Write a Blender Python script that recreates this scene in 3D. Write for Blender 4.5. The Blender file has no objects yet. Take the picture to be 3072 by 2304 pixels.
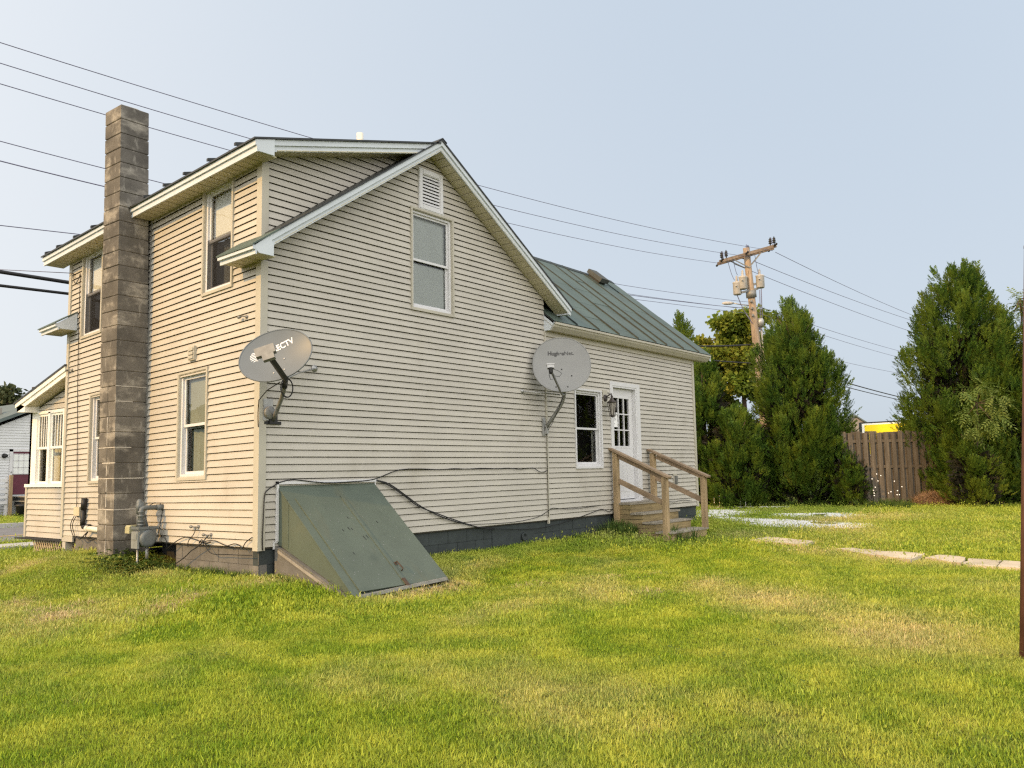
import bpy, math, random
import numpy as np
from mathutils import Vector, Matrix

S = bpy.context.scene
COL = S.collection
R = math.radians

# ------------------------------------------------------------------ camera
YAW, PITCH, ROLL = 0.906119, 0.102631, -0.0182195
def cam_axes():
    cy, sy = math.cos(YAW), math.sin(YAW)
    f0 = Vector((sy, cy, 0)); r0 = Vector((cy, -sy, 0)); u0 = Vector((0, 0, 1))
    f = f0 * math.cos(PITCH) + u0 * math.sin(PITCH)
    u = -f0 * math.sin(PITCH) + u0 * math.cos(PITCH)
    r = r0 * math.cos(ROLL) + u * math.sin(ROLL)
    u2 = -r0 * math.sin(ROLL) + u * math.cos(ROLL)
    return r, u2, f
CAM_R, CAM_U, CAM_F = cam_axes()
CAM_P = Vector((-5.86712, -8.32228, 0.824533))
cd = bpy.data.cameras.new('camera')
cam = bpy.data.objects.new('camera', cd); COL.objects.link(cam)
cd.sensor_width = 36.0
cd.lens = 2526.76 / 3072 * 36.0
cd.clip_start = 0.05; cd.clip_end = 6000
cam.matrix_world = Matrix(((CAM_R.x, CAM_U.x, -CAM_F.x, CAM_P.x),
                           (CAM_R.y, CAM_U.y, -CAM_F.y, CAM_P.y),
                           (CAM_R.z, CAM_U.z, -CAM_F.z, CAM_P.z), (0, 0, 0, 1)))
S.camera = cam

# ------------------------------------------------------------------ sky, sun, exposure
SUN_EL, SUN_AZ = R(28), R(11)          # low sun from the -x side, a little behind the gable plane
sun_dir = Vector((-math.cos(SUN_EL) * math.cos(SUN_AZ), math.cos(SUN_EL) * math.sin(SUN_AZ), math.sin(SUN_EL)))
W = bpy.data.worlds.new('World'); S.world = W; W.use_nodes = True
nt = W.node_tree; nt.nodes.clear()
sky = nt.nodes.new('ShaderNodeTexSky'); sky.sky_type = 'NISHITA'; sky.sun_disc = False
sky.sun_elevation = SUN_EL
sky.sun_rotation = math.atan2(sun_dir.x, sun_dir.y)
sky.altitude = 100; sky.air_density = 1.0; sky.dust_density = 4.0; sky.ozone_density = 1.6
hs = nt.nodes.new('ShaderNodeHueSaturation'); hs.inputs['Saturation'].default_value = 0.55
mx = nt.nodes.new('ShaderNodeMix'); mx.data_type = 'RGBA'
mx.inputs[0].default_value = 0.85                       # hazy, milky sky: the clear sky seen through thin overcast
tc = nt.nodes.new('ShaderNodeTexCoord'); sp = nt.nodes.new('ShaderNodeSeparateXYZ')
rp = nt.nodes.new('ShaderNodeValToRGB')
rp.color_ramp.elements[0].position = 0.0; rp.color_ramp.elements[0].color = (4.9, 5.5, 6.15, 1)
rp.color_ramp.elements[1].position = 0.75; rp.color_ramp.elements[1].color = (4.0, 4.95, 6.1, 1)
bg = nt.nodes.new('ShaderNodeBackground'); bg.inputs['Strength'].default_value = 0.1
wo = nt.nodes.new('ShaderNodeOutputWorld')
nt.links.new(sky.outputs[0], hs.inputs['Color'])
nt.links.new(tc.outputs['Generated'], sp.inputs[0]); nt.links.new(sp.outputs['Z'], rp.inputs[0])
# thin overcast scatters forward: the whole sky pales evenly towards the sun's side
dt = nt.nodes.new('ShaderNodeVectorMath'); dt.operation = 'DOT_PRODUCT'; dt.inputs[1].default_value = (sun_dir.x, sun_dir.y, 0)
ss = nt.nodes.new('ShaderNodeMapRange'); ss.inputs['From Min'].default_value = -0.9; ss.inputs['From Max'].default_value = 0.95
mg = nt.nodes.new('ShaderNodeMix'); mg.data_type = 'RGBA'; mg.inputs[7].default_value = (13.0, 12.2, 11.2, 1)
nt.links.new(tc.outputs['Generated'], dt.inputs[0]); nt.links.new(dt.outputs['Value'], ss.inputs['Value']); pw = nt.nodes.new('ShaderNodeMath'); pw.operation = 'POWER'; pw.inputs[1].default_value = 1.6
nt.links.new(ss.outputs[0], pw.inputs[0]); nt.links.new(pw.outputs[0], mg.inputs[0])
nt.links.new(rp.outputs[0], mg.inputs[6])
# added fill glow behind the camera, off the sun's azimuth, brightening the shaded gable
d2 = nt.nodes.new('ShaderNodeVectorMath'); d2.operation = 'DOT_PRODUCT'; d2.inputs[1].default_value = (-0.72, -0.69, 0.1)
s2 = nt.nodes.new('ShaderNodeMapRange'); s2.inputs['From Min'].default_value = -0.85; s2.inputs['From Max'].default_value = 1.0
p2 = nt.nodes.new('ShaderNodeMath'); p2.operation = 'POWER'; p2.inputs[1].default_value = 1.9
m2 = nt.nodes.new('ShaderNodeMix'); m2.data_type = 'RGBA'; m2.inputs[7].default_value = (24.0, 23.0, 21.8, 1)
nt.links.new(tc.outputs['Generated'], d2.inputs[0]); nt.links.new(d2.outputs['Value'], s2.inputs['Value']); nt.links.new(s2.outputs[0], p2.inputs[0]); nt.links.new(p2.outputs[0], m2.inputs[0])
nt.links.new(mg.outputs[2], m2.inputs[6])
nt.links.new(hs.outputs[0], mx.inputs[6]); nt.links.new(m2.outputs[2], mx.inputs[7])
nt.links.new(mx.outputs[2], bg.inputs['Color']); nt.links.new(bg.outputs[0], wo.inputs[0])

sl = bpy.data.lights.new('sun', 'SUN'); sl.energy = 2.4; sl.angle = R(2.0); sl.color = (1.0, 0.56, 0.13)
sun = bpy.data.objects.new('sun', sl); COL.objects.link(sun)
sun.rotation_euler = sun_dir.to_track_quat('Z', 'Y').to_euler()
S.view_settings.view_transform = 'Standard'; S.view_settings.look = 'None'
S.view_settings.exposure = 0.42; S.view_settings.gamma = 1.0; S.view_settings.use_curve_mapping = False
S.render.engine = 'CYCLES'
S.cycles.max_bounces = 6; S.cycles.transparent_max_bounces = 12; S.cycles.use_denoising = False; S.cycles.filter_width = 1.3
S.cycles.caustics_reflective = False; S.cycles.caustics_refractive = False; S.cycles.sample_clamp_indirect = 1.5; S.cycles.blur_glossy = 1.0

# ------------------------------------------------------------------ materials
MATS = {}
def mat(name, base, rough=0.6, var=0.12, vscale=3.0, stretch=(1, 1, 1), bump=0.0, bscale=60.0, bstretch=None,
        stains=(), rnd=0.0, metal=0.0, spec=0.4, wave=None, emit=0.0):
    m = bpy.data.materials.new(name); m.use_nodes = True; MATS[name] = m
    t = m.node_tree; N = t.nodes; L = t.links
    p = N['Principled BSDF']
    p.inputs['Roughness'].default_value = rough; p.inputs['Metallic'].default_value = metal
    p.inputs['Specular IOR Level'].default_value = spec
    geo = N.new('ShaderNodeNewGeometry')
    def noise(scale, stretch, detail=6.0, rg=0.6):
        mp = N.new('ShaderNodeMapping'); mp.inputs['Scale'].default_value = stretch
        L.new(geo.outputs['Position'], mp.inputs['Vector'])
        n = N.new('ShaderNodeTexNoise'); n.inputs['Scale'].default_value = scale
        n.inputs['Detail'].default_value = detail; n.inputs['Roughness'].default_value = rg
        L.new(mp.outputs[0], n.inputs['Vector']); return n.outputs['Fac']
    def ramp(sock, a, b):
        r = N.new('ShaderNodeMapRange'); r.inputs['From Min'].default_value = a; r.inputs['From Max'].default_value = b
        r.interpolation_type = 'SMOOTHSTEP'
        L.new(sock, r.inputs['Value']); return r.outputs['Result']
    def mixc(f, a, b):
        x = N.new('ShaderNodeMix'); x.data_type = 'RGBA'
        if isinstance(f, float): x.inputs[0].default_value = f
        else: L.new(f, x.inputs[0])
        for s, v in ((6, a), (7, b)):
            if isinstance(v, tuple): x.inputs[s].default_value = (*v[:3], 1)
            else: L.new(v, x.inputs[s])
        return x.outputs[2]
    lo = tuple(c * (1 - var) for c in base); hi = tuple(min(1, c * (1 + var)) for c in base)
    c = mixc(ramp(noise(vscale, stretch), 0.3, 0.7), lo, hi)
    for (sc, scale, st, a, b, amt) in stains:
        f = ramp(noise(scale, st), a, b)
        mm = N.new('ShaderNodeMath'); mm.operation = 'MULTIPLY'; mm.inputs[1].default_value = amt
        L.new(f, mm.inputs[0]); c = mixc(mm.outputs[0], c, sc)
    if rnd:
        oi = N.new('ShaderNodeObjectInfo')
        r = N.new('ShaderNodeMapRange'); r.inputs['To Min'].default_value = 1 - rnd; r.inputs['To Max'].default_value = 1 + rnd
        L.new(oi.outputs['Random'], r.inputs['Value'])
        h = N.new('ShaderNodeHueSaturation'); L.new(r.outputs[0], h.inputs['Value']); L.new(c, h.inputs['Color']); c = h.outputs[0]
    L.new(c, p.inputs['Base Color'])
    if bump:
        b = N.new('ShaderNodeBump'); b.inputs['Strength'].default_value = bump; b.inputs['Distance'].default_value = 0.01
        L.new(noise(bscale, bstretch or stretch, 4.0), b.inputs['Height']); L.new(b.outputs[0], p.inputs['Normal'])
    return m

DIRT = (0.20, 0.17, 0.10)
M_siding = mat('vinyl_siding', (0.450, 0.424, 0.372), 0.55, 0.06, 1.1, (1, 1, 2), bump=0.05, bscale=40, bstretch=(1, 1, 8),
               stains=[(DIRT, 0.9, (1.4, 1.4, .7), .52, .85, .35), (DIRT, 6.0, (3, 3, .35), .6, .85, .25)], rnd=0.025)
M_trim = mat('corner_trim_vinyl', (0.43, 0.405, 0.335), 0.5, 0.06, 2.0, stains=[(DIRT, 3, (2, 2, .4), .55, .9, .3)])
M_fascia = mat('fascia_white', (0.555, 0.60, 0.64), 0.45, 0.05, 2.0, stains=[((0.3, 0.29, 0.24), 7, (2, 2, .5), .58, .9, .35)])
M_soffit = mat('soffit_vinyl', (0.50, 0.46, 0.33), 0.5, 0.06, 2.5, rnd=0.04, stains=[((0.2, 0.16, .08), 5, (1, 1, 1), .6, .9, .4)])
M_white = mat('window_white', (0.60, 0.60, 0.61), 0.4, 0.03, 4, stains=[((0.4, 0.38, .33), 9, (2, 2, .6), .62, .9, .3)])
M_porchwhite = mat('painted_white', (0.80, 0.79, 0.74), 0.5, 0.04, 4, stains=[((0.45, 0.4, .3), 7, (2, 2, .6), .62, .9, .3)])
M_roofdark = mat('dark_roof_metal', (0.025, 0.028, 0.028), 0.45, 0.2, 3)
M_roofgreen = mat('green_roof_metal', (0.075, 0.105, 0.090), 0.52, 0.12, 1.3, (1, 1, 1), bump=0.05, bscale=5, rnd=0.06, spec=.3,
                  stains=[((0.135, 0.160, 0.143), 1.6, (1, .35, .35), .48, .8, .5), ((0.05, 0.06, 0.05), 30, (1, 1, 1), .70, .78, .7),
                          ((0.10, 0.13, 0.12), 5, (3, .3, .3), .55, .85, .5)])
M_seam = mat('roof_seam', (0.022, 0.030, 0.027), 0.6, 0.2, 6)
M_block = mat('chimney_block', (0.120, 0.110, 0.095), 0.9, 0.30, 2.6, (1, 1, 1), bump=0.45, bscale=90, rnd=0.045,
              stains=[((0.060, 0.054, 0.046), 1.5, (1, 1, .7), .47, .70, .5), ((0.36, 0.33, 0.28), 2.9, (1, 1, 1.8), .50, .70, .75), ((0.33, .31, .27), 9, (1.2, 1.2, .4), .56, .70, .55)])
M_mortar = mat('mortar', (0.44, 0.41, 0.36), 0.95, 0.2, 6, bump=0.3, bscale=120)
M_mortardk = mat('mortar_dark', (0.13, 0.115, 0.095), 0.95, 0.2, 6, bump=0.3, bscale=120)
M_foundL = mat('foundation_bare', (0.140, 0.134, 0.122), 0.9, 0.18, 4, bump=0.5, bscale=45,
               stains=[((0.08, 0.075, 0.065), 12, (1, 1, 1), .60, .72, .7), ((0.34, 0.31, 0.27), 3, (1, 1, 1), .55, .8, .4)], rnd=.06)
M_foundD = mat('foundation_painted', (0.036, 0.045, 0.046), 0.7, 0.15, 5, bump=0.4, bscale=40,
               stains=[((0.02, 0.024, 0.024), 9, (1, 1, 1), .58, .75, .6), ((0.13, 0.14, 0.135), 25, (1, 1, 1), .68, .8, .35)], rnd=.08)
M_green = mat('bulkhead_green_paint', (0.086, 0.108, 0.084), 0.42, 0.10, 1.5, bump=0.06, bscale=14,
              stains=[((0.20, 0.21, 0.18), 42, (1, 1, 1), .70, .76, .8), ((0.022, 0.035, 0.03), 2.6, (1, 1, 1), .55, .8, .45),
                      ((0.14, 0.12, 0.06), 2.0, (1.5, .5, .5), .56, .8, .35)])
M_concrete = mat('concrete', (0.27, 0.25, 0.215), 0.9, 0.15, 5, bump=0.3, bscale=70, stains=[((0.12, 0.11, 0.09), 6, (1, 1, 1), .55, .8, .5)])
M_rust = mat('rusty_steel', (0.065, 0.043, 0.030), 0.8, 0.3, 25, bump=0.3, bscale=120)
M_wood = mat('weathered_wood', (0.33, 0.24, 0.135), 0.8, 0.30, 9, (1, 1, .14), bump=0.5, bscale=40, bstretch=(3, 3, .3), rnd=0.15,
             stains=[((0.10, 0.06, 0.03), 10, (2.2, 2.2, .25), .56, .75, .6)])
M_woodh = mat('weathered_wood_boards', (0.25, 0.19, 0.095), 0.8, 0.28, 9, (.2, .2, 2.0), bump=0.5, bscale=40, bstretch=(.3, .3, 3), rnd=0.15,
              stains=[((0.09, 0.06, 0.03), 8, (.4, .4, 2.5), .56, .75, .6), ((0.16, .17, .06), 3, (1, 1, 1), .55, .8, .3)])
M_woodrail = mat('weathered_handrail', (0.27, 0.195, 0.125), 0.8, 0.28, 11, (2, .2, .4), bump=0.4, bscale=40, rnd=0.1,
                 stains=[((0.09, 0.055, 0.03), 9, (3, .25, .5), .55, .75, .6)])
M_tread = mat('grey_tread_wood', (0.27, 0.24, 0.19), 0.85, 0.25, 12, (.2, 2, 2), bump=0.4, bscale=40, rnd=0.12)
M_fence = mat('grey_fence_wood', (0.105, 0.086, 0.064), 0.9, 0.3, 7, (2, 2, .15), bump=0.4, bscale=40, rnd=0.25,
              stains=[((0.055, 0.04, 0.03), 6, (2, 2, .2), .52, .75, .6)])
M_lattice = mat('lattice_tan', (0.40, 0.33, 0.22), 0.7, 0.15, 8)
M_dish = mat('dish_grey', (0.130, 0.148, 0.162), 0.42, 0.05, 3, stains=[((0.24, 0.22, .18), 3, (1, 1, 1), .55, .9, .35)])
M_dish2 = mat('dish_grey_cool', (0.225, 0.228, 0.222), 0.45, 0.05, 3, stains=[((0.24, 0.23, .19), 3, (1, 1, 1), .55, .9, .35)])
M_greymetal = mat('grey_metal', (0.20, 0.20, 0.19), 0.5, 0.15, 12, metal=0.3)
M_ventgrey = mat('weathered_vent', (0.055, 0.06, 0.055), 0.7, 0.15, 12)
M_galv = mat('galvanised_metal', (0.36, 0.36, 0.35), 0.45, 0.15, 12, metal=0.5)
M_black = mat('black_plastic', (0.015, 0.015, 0.015), 0.5, 0.2, 10)
M_cable = mat('black_cable', (0.012, 0.012, 0.013), 0.55, 0.2, 10)
M_wire = mat('power_wire', (0.13, 0.13, 0.20), 0.6, 0.1, 10)
M_meter = mat('meter_grey_paint', (0.115, 0.13, 0.135), 0.45, 0.15, 9, bump=0.1, bscale=60)
M_meterlt = mat('meter_cover_paint', (0.20, 0.215, 0.21), 0.45, 0.12, 9)
M_khaki = mat('khaki_plastic', (0.36, 0.34, 0.20), 0.6, 0.1, 8)
M_beigebox = mat('beige_box', (0.50, 0.45, 0.32), 0.6, 0.08, 8)
M_pvc = mat('white_pvc', (0.70, 0.66, 0.56), 0.45, 0.06, 8)
M_door = mat('door_white_paint', (0.60, 0.60, 0.61), 0.4, 0.02, 4)
M_curtain = mat('curtain_fabric', (0.55, 0.54, 0.50), 0.9, 0.05, 5)
M_blind = mat('white_blind', (0.84, 0.83, 0.80), 0.8, 0.04, 3)
M_shade = mat('grey_shade', (0.70, 0.72, 0.70), 0.85, 0.05, 2)
M_screen = mat('insect_screen', (0.045, 0.045, 0.048), 0.7, 0.15, 4)
M_shade2 = mat('pale_green_shade', (0.36, 0.40, 0.38), 0.85, 0.12, 1.5)
M_dark = mat('dark_interior', (0.02, 0.02, 0.02), 0.9, 0.2, 3)
M_text_dark = mat('dark_print', (0.055, 0.055, 0.055), 0.6, 0.03, 5)
M_text_white = mat('white_print', (0.82, 0.82, 0.82), 0.5, 0.02, 5)
M_paper = mat('paper', (0.80, 0.80, 0.80), 0.8, 0.03, 8)
M_slab = mat('stone_slab', (0.50, 0.43, 0.32), 0.9, 0.15, 3, bump=0.3, bscale=50, rnd=.07,
             stains=[((0.19, 0.17, 0.10), 4, (1, 1, 1), .55, .8, .5)])
M_gravel = mat('pale_gravel', (0.76, 0.75, 0.72), 0.9, 0.2, 20, rnd=.2)
M_asphalt = mat('asphalt', (0.16, 0.16, 0.165), 0.9, 0.12, 3, bump=0.2, bscale=150)
M_sidewalk = mat('sidewalk_concrete', (0.42, 0.41, 0.38), 0.9, 0.1, 2)
M_yellowline = mat('yellow_road_paint', (0.62, 0.40, 0.14), 0.7, 0.12, 5)
M_nsiding = mat('grey_siding', (0.60, 0.61, 0.62), 0.6, 0.06, 2, rnd=.03)
M_nroof = mat('grey_green_roof', (0.10, 0.125, 0.12), 0.7, 0.15, 4)
M_maroon = mat('maroon_paint', (0.105, 0.022, 0.038), 0.5, 0.12, 5)
M_pole = mat('pole_wood', (0.31, 0.235, 0.165), 0.85, 0.25, 5, (3, 3, .12), bump=0.5, bscale=30, bstretch=(3, 3, .2),
             stains=[((0.08, 0.055, 0.035), 5, (4, 4, .15), .56, .72, .7)])
M_arm = mat('crossarm_wood', (0.20, 0.155, 0.12), 0.85, 0.25, 8, bump=0.3, bscale=30)
M_can = mat('transformer_paint', (0.42, 0.40, 0.37), 0.5, 0.12, 3, stains=[((0.15, 0.09, 0.05), 5, (2, 2, .5), .6, .8, .5)])
M_yellow = mat('yellow_sign_face', (0.86, 0.66, 0.0), 0.5, 0.02, 3)
M_signwhite = mat('white_sign_border', (0.8, 0.8, 0.74), 0.5, 0.02, 3)
M_brickgrey = mat('grey_gable_cladding', (0.24, 0.215, 0.19), 0.8, 0.1, 3)
M_post = mat('rusty_post', (0.085, 0.038, 0.026), 0.65, 0.25, 14, (2, 2, .3), bump=0.2, bscale=60,
             stains=[((0.20, 0.13, 0.10), 30, (1, 1, .5), .62, .75, .5)])
M_hay = mat('dry_brush', (0.24, 0.15, 0.085), 0.9, 0.25, 9, rnd=.1)
M_straw = mat('dry_clippings', (0.50, 0.40, 0.22), 0.9, 0.25, 9)
M_bark = mat('bark', (0.085, 0.06, 0.042), 0.95, 0.3, 8, (1, 1, .3), bump=0.6, bscale=25)
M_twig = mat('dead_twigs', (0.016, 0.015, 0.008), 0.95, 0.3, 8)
M_petal = mat('white_petal', (0.80, 0.80, 0.78), 0.7, 0.04, 9)
M_lantern = mat('bronze_lantern', (0.055, 0.045, 0.04), 0.5, 0.2, 10)
M_frost = mat('frosted_lantern_glass', (0.30, 0.28, 0.25), 0.25, 0.1, 10)

def glass_mat(name, tint, refl=1.0, rough=0.01):
    m = bpy.data.materials.new(name); m.use_nodes = True
    t = m.node_tree; N = t.nodes; L = t.links; N.remove(N['Principled BSDF'])
    g = N.new('ShaderNodeBsdfGlossy'); g.inputs['Roughness'].default_value = rough
    tr = N.new('ShaderNodeBsdfTransparent'); tr.inputs['Color'].default_value = (*tint, 1)
    f = N.new('ShaderNodeFresnel'); f.inputs['IOR'].default_value = 1.5
    mm = N.new('ShaderNodeMath'); mm.operation = 'MULTIPLY'; mm.inputs[1].default_value = 1.25 * refl; mm.use_clamp = True
    nz = N.new('ShaderNodeTexNoise'); nz.inputs['Scale'].default_value = 1.6
    geo = N.new('ShaderNodeNewGeometry'); L.new(geo.outputs['Position'], nz.inputs['Vector'])
    b = N.new('ShaderNodeBump'); b.inputs['Strength'].default_value = 0.06; b.inputs['Distance'].default_value = 0.05
    L.new(nz.outputs['Fac'], b.inputs['Height']); L.new(b.outputs[0], g.inputs['Normal'])
    x = N.new('ShaderNodeMixShader'); L.new(f.outputs[0], mm.inputs[0]); L.new(mm.outputs[0], x.inputs[0])
    L.new(tr.outputs[0], x.inputs[1]); L.new(g.outputs[0], x.inputs[2]); L.new(x.outputs[0], N['Material Output'].inputs[0])
    return m
M_glass = glass_mat('window_glass', (0.85, 0.88, 0.87))

def leaf_mat(name, ca, cb, cc, nscale=0.8, rough=0.6, trans=0.3, dry=None, attr_rnd=0.25):
    """foliage: per-leaf random tint between ca and cb, large patches towards cc; optional 'dry' instance attribute"""
    m = bpy.data.materials.new(name); m.use_nodes = True
    t = m.node_tree; N = t.nodes; L = t.links
    p = N['Principled BSDF']; p.inputs['Roughness'].default_value = rough; p.inputs['Specular IOR Level'].default_value = 0.25
    geo = N.new('ShaderNodeNewGeometry')
    def mix(f, a, b):
        x = N.new('ShaderNodeMix'); x.data_type = 'RGBA'
        L.new(f, x.inputs[0])
        for s, v in ((6, a), (7, b)):
            if isinstance(v, tuple): x.inputs[s].default_value = (*v, 1)
            else: L.new(v, x.inputs[s])
        return x.outputs[2]
    c = mix(geo.outputs['Random Per Island'], ca, cb)
    nz = N.new('ShaderNodeTexNoise'); nz.inputs['Scale'].default_value = nscale; nz.inputs['Detail'].default_value = 5
    L.new(geo.outputs['Position'], nz.inputs['Vector'])
    mr = N.new('ShaderNodeMapRange'); mr.inputs['From Min'].default_value = 0.42; mr.inputs['From Max'].default_value = 0.68
    L.new(nz.outputs['Fac'], mr.inputs['Value']); c = mix(mr.outputs[0], c, cc)
    if dry:
        at = N.new('ShaderNodeAttribute'); at.attribute_type = 'INSTANCER'; at.attribute_name = 'dry'
        ad = N.new('ShaderNodeMath'); ad.operation = 'MULTIPLY_ADD'
        wn = N.new('ShaderNodeMath'); wn.operation = 'MULTIPLY_ADD'; wn.inputs[1].default_value = 0.9; wn.inputs[2].default_value = 0.45
        L.new(geo.outputs['Random Per Island'], wn.inputs[0])
        mu = N.new('ShaderNodeMath'); mu.operation = 'MULTIPLY'; mu.use_clamp = True
        L.new(at.outputs['Fac'], mu.inputs[0]); L.new(wn.outputs[0], mu.inputs[1]); c = mix(mu.outputs[0], c, dry)
    L.new(c, p.inputs['Base Color'])
    tl = N.new('ShaderNodeBsdfTranslucent'); L.new(c, tl.inputs['Color'])
    x = N.new('ShaderNodeMixShader'); x.inputs[0].default_value = trans
    L.new(p.outputs[0], x.inputs[1]); L.new(tl.outputs[0], x.inputs[2]); L.new(x.outputs[0], N['Material Output'].inputs[0])
    return m
M_cedar = leaf_mat('cedar_foliage', (0.016, 0.046, 0.008), (0.088, 0.160, 0.018), (0.125, 0.175, 0.018), 1.5, trans=0.15)
M_cedar_lt = leaf_mat('light_cedar_foliage', (0.045, 0.09, 0.012), (0.13, 0.195, 0.022), (0.15, 0.19, 0.022), 0.9, trans=0.2)
M_maple = leaf_mat('maple_foliage', (0.11, 0.175, 0.022), (0.22, 0.28, 0.035), (0.27, 0.27, 0.04), 0.6, trans=0.35)
M_sapling = leaf_mat('sapling_foliage', (0.09, 0.15, 0.03), (0.17, 0.23, 0.05), (0.18, 0.22, 0.05), 1.2, trans=0.35)
M_fartree = leaf_mat('far_tree_foliage', (0.035, 0.055, 0.022), (0.065, 0.085, 0.035), (0.08, 0.09, 0.04), 0.5, trans=0.25)
M_weed = leaf_mat('weed_foliage', (0.045, 0.085, 0.015), (0.10, 0.16, 0.03), (0.10, 0.15, 0.03), 3.0, trans=0.3)
M_grass = leaf_mat('grass_blades', (0.090, 0.178, 0.010), (0.37, 0.49, 0.036), (0.44, 0.49, 0.058), 1.9, trans=0.32, dry=(0.66, 0.54, 0.27))

# ------------------------------------------------------------------ helpers
def V(*a): return np.array(a, float)
def nrm(v): v = np.asarray(v, float); return v / np.linalg.norm(v)
LOC = {}
def warp(P):
    """the old house has settled: courses drop slowly towards its far end"""
    P = np.array(P, float)
    w = np.clip(1 - P[:, 0] / 3.5, 0, 1) * np.clip(P[:, 1], 0, None)
    P[:, 2] -= 0.018 * w * (P[:, 2] + 0.15)
    return P
class MB:
    def __init__(s): s.v = []; s.f = []; s.m = []; s.cur = 0; s.smooth = set()
    def add(s, vs, fs, smooth=False):
        o = len(s.v); s.v.extend([tuple(map(float, p)) for p in vs])
        for f in fs:
            if smooth: s.smooth.add(len(s.f))
            s.f.append(tuple(i + o for i in f)); s.m.append(s.cur)
        return s
    def box(s, a, b):
        x0, y0, z0 = a; x1, y1, z1 = b
        return s.beam((x0, y0, z0), (x1, y0, z0), (0, y1 - y0, 0), (0, 0, z1 - z0))
    def beam(s, p0, p1, a, b, a1=None, b1=None):
        p0, p1, a, b = map(lambda q: np.asarray(q, float), (p0, p1, a, b))
        a1 = a if a1 is None else np.asarray(a1, float); b1 = b if b1 is None else np.asarray(b1, float)
        vs = [p0, p0 + a, p0 + a + b, p0 + b, p1, p1 + a1, p1 + a1 + b1, p1 + b1]
        fs = [(0, 1, 2, 3), (7, 6, 5, 4), (0, 4, 5, 1), (1, 5, 6, 2), (2, 6, 7, 3), (3, 7, 4, 0)]
        if np.dot(np.cross(a, b), p1 - p0) > 0: fs = [f[::-1] for f in fs]
        return s.add(vs, fs)
    def stick(s, p0, p1, w, d, up=(0, 0, 1)):
        """rectangular bar centred on the line p0-p1, w across, d along the 'up' side"""
        p0 = np.asarray(p0, float); p1 = np.asarray(p1, float); t = nrm(p1 - p0)
        a = nrm(np.cross(t, up)) * w; b = nrm(np.cross(a, t)) * d
        return s.beam(p0 - a / 2 - b / 2, p1 - a / 2 - b / 2, a, b)
    def prism(s, poly, ext):
        n = len(poly); P = np.asarray(poly, float); e = np.asarray(ext, float)
        fs = [tuple(range(n)), tuple(range(2 * n - 1, n - 1, -1))] + [(i, i + n, (i + 1) % n + n, (i + 1) % n) for i in range(n)]
        nn = sum(np.cross(P[i] - P[0], P[i + 1] - P[0]) for i in range(1, n - 1))
        if np.dot(nn, e) > 0: fs = [f[::-1] for f in fs]
        return s.add(list(P) + list(P + e), fs)
    def tube(s, pts, r, n=8, caps=True, smooth=True):
        P = [np.asarray(p, float) for p in pts]; k = len(P)
        rs = r if hasattr(r, '__len__') else [r] * k
        ts = []
        for i in range(k): ts.append(nrm(P[min(i + 1, k - 1)] - P[max(i - 1, 0)]))
        ref = V(0, 0, 1) if abs(ts[0][2]) < 0.9 else V(1, 0, 0)
        a = nrm(np.cross(ts[0], ref)); vs = []
        for i in range(k):
            a = nrm(a - ts[i] * np.dot(a, ts[i])); b = np.cross(ts[i], a)
            for j in range(n):
                q = 2 * math.pi * j / n
                vs.append(P[i] + (a * math.cos(q) + b * math.sin(q)) * rs[i])
        fs = [(i * n + j, i * n + (j + 1) % n, (i + 1) * n + (j + 1) % n, (i + 1) * n + j) for i in range(k - 1) for j in range(n)]
        s.add(vs, fs, smooth)
        if caps: 
            o = len(s.v) - len(vs)
            s.f.append(tuple(o + j for j in range(n - 1, -1, -1))); s.m.append(s.cur)
            s.f.append(tuple(o + (k - 1) * n + j for j in range(n))); s.m.append(s.cur)
        return s
    def lathe(s, base, axis, prof, n=16, smooth=True):
        base = np.asarray(base, float); ax = nrm(axis)
        return s.tube([base + ax * h for h, r in prof], [max(r, 1e-4) for h, r in prof], n, True, smooth) if False else s._lathe(base, ax, prof, n, smooth)
    def _lathe(s, base, ax, prof, n, smooth):
        ref = V(0, 0, 1) if abs(ax[2]) < 0.9 else V(1, 0, 0)
        a = nrm(np.cross(ax, ref)); b = np.cross(ax, a); vs = []
        for h, r in prof:
            for j in range(n):
                q = 2 * math.pi * j / n; vs.append(base + ax * h + (a * math.cos(q) + b * math.sin(q)) * max(r, 1e-4))
        k = len(prof)
        fs = [(i * n + j, i * n + (j + 1) % n, (i + 1) * n + (j + 1) % n, (i + 1) * n + j) for i in range(k - 1) for j in range(n)]
        fs += [tuple(range(n - 1, -1, -1)), tuple((k - 1) * n + j for j in range(n))]
        return s.add(vs, fs, smooth)
    def mesh(s, name, mats, off=(0, 0, 0), wp=False):
        P = np.array(s.v, float)
        if wp: P = warp(P)
        P = P - np.asarray(off, float)
        me = bpy.data.meshes.new(name); me.from_pydata([tuple(p) for p in P], [], s.f)
        for m in (mats if isinstance(mats, (list, tuple)) else [mats]): me.materials.append(m)
        if any(s.m): me.polygons.foreach_set('material_index', s.m)
        if s.smooth:
            me.polygons.foreach_set('use_smooth', [i in s.smooth for i in range(len(s.f))])
        me.update(); return me
    def build(s, name, mats, parent=None, wp=False, label=None, cat=None, group=None, kind=None, loc=None):
        off = LOC[parent.name] if parent else (loc or (0, 0, 0))
        o = bpy.data.objects.new(name, s.mesh(name, mats, off, wp)); COL.objects.link(o)
        if parent: o.parent = parent
        elif loc: o.location = loc
        LOC[o.name] = tuple(off)
        tag(o, label, cat, group, kind); return o
def tag(o, label=None, cat=None, group=None, kind=None):
    if label: o['label'] = label
    if cat: o['category'] = cat
    if group: o['group'] = group
    if kind: o['kind'] = kind
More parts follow.
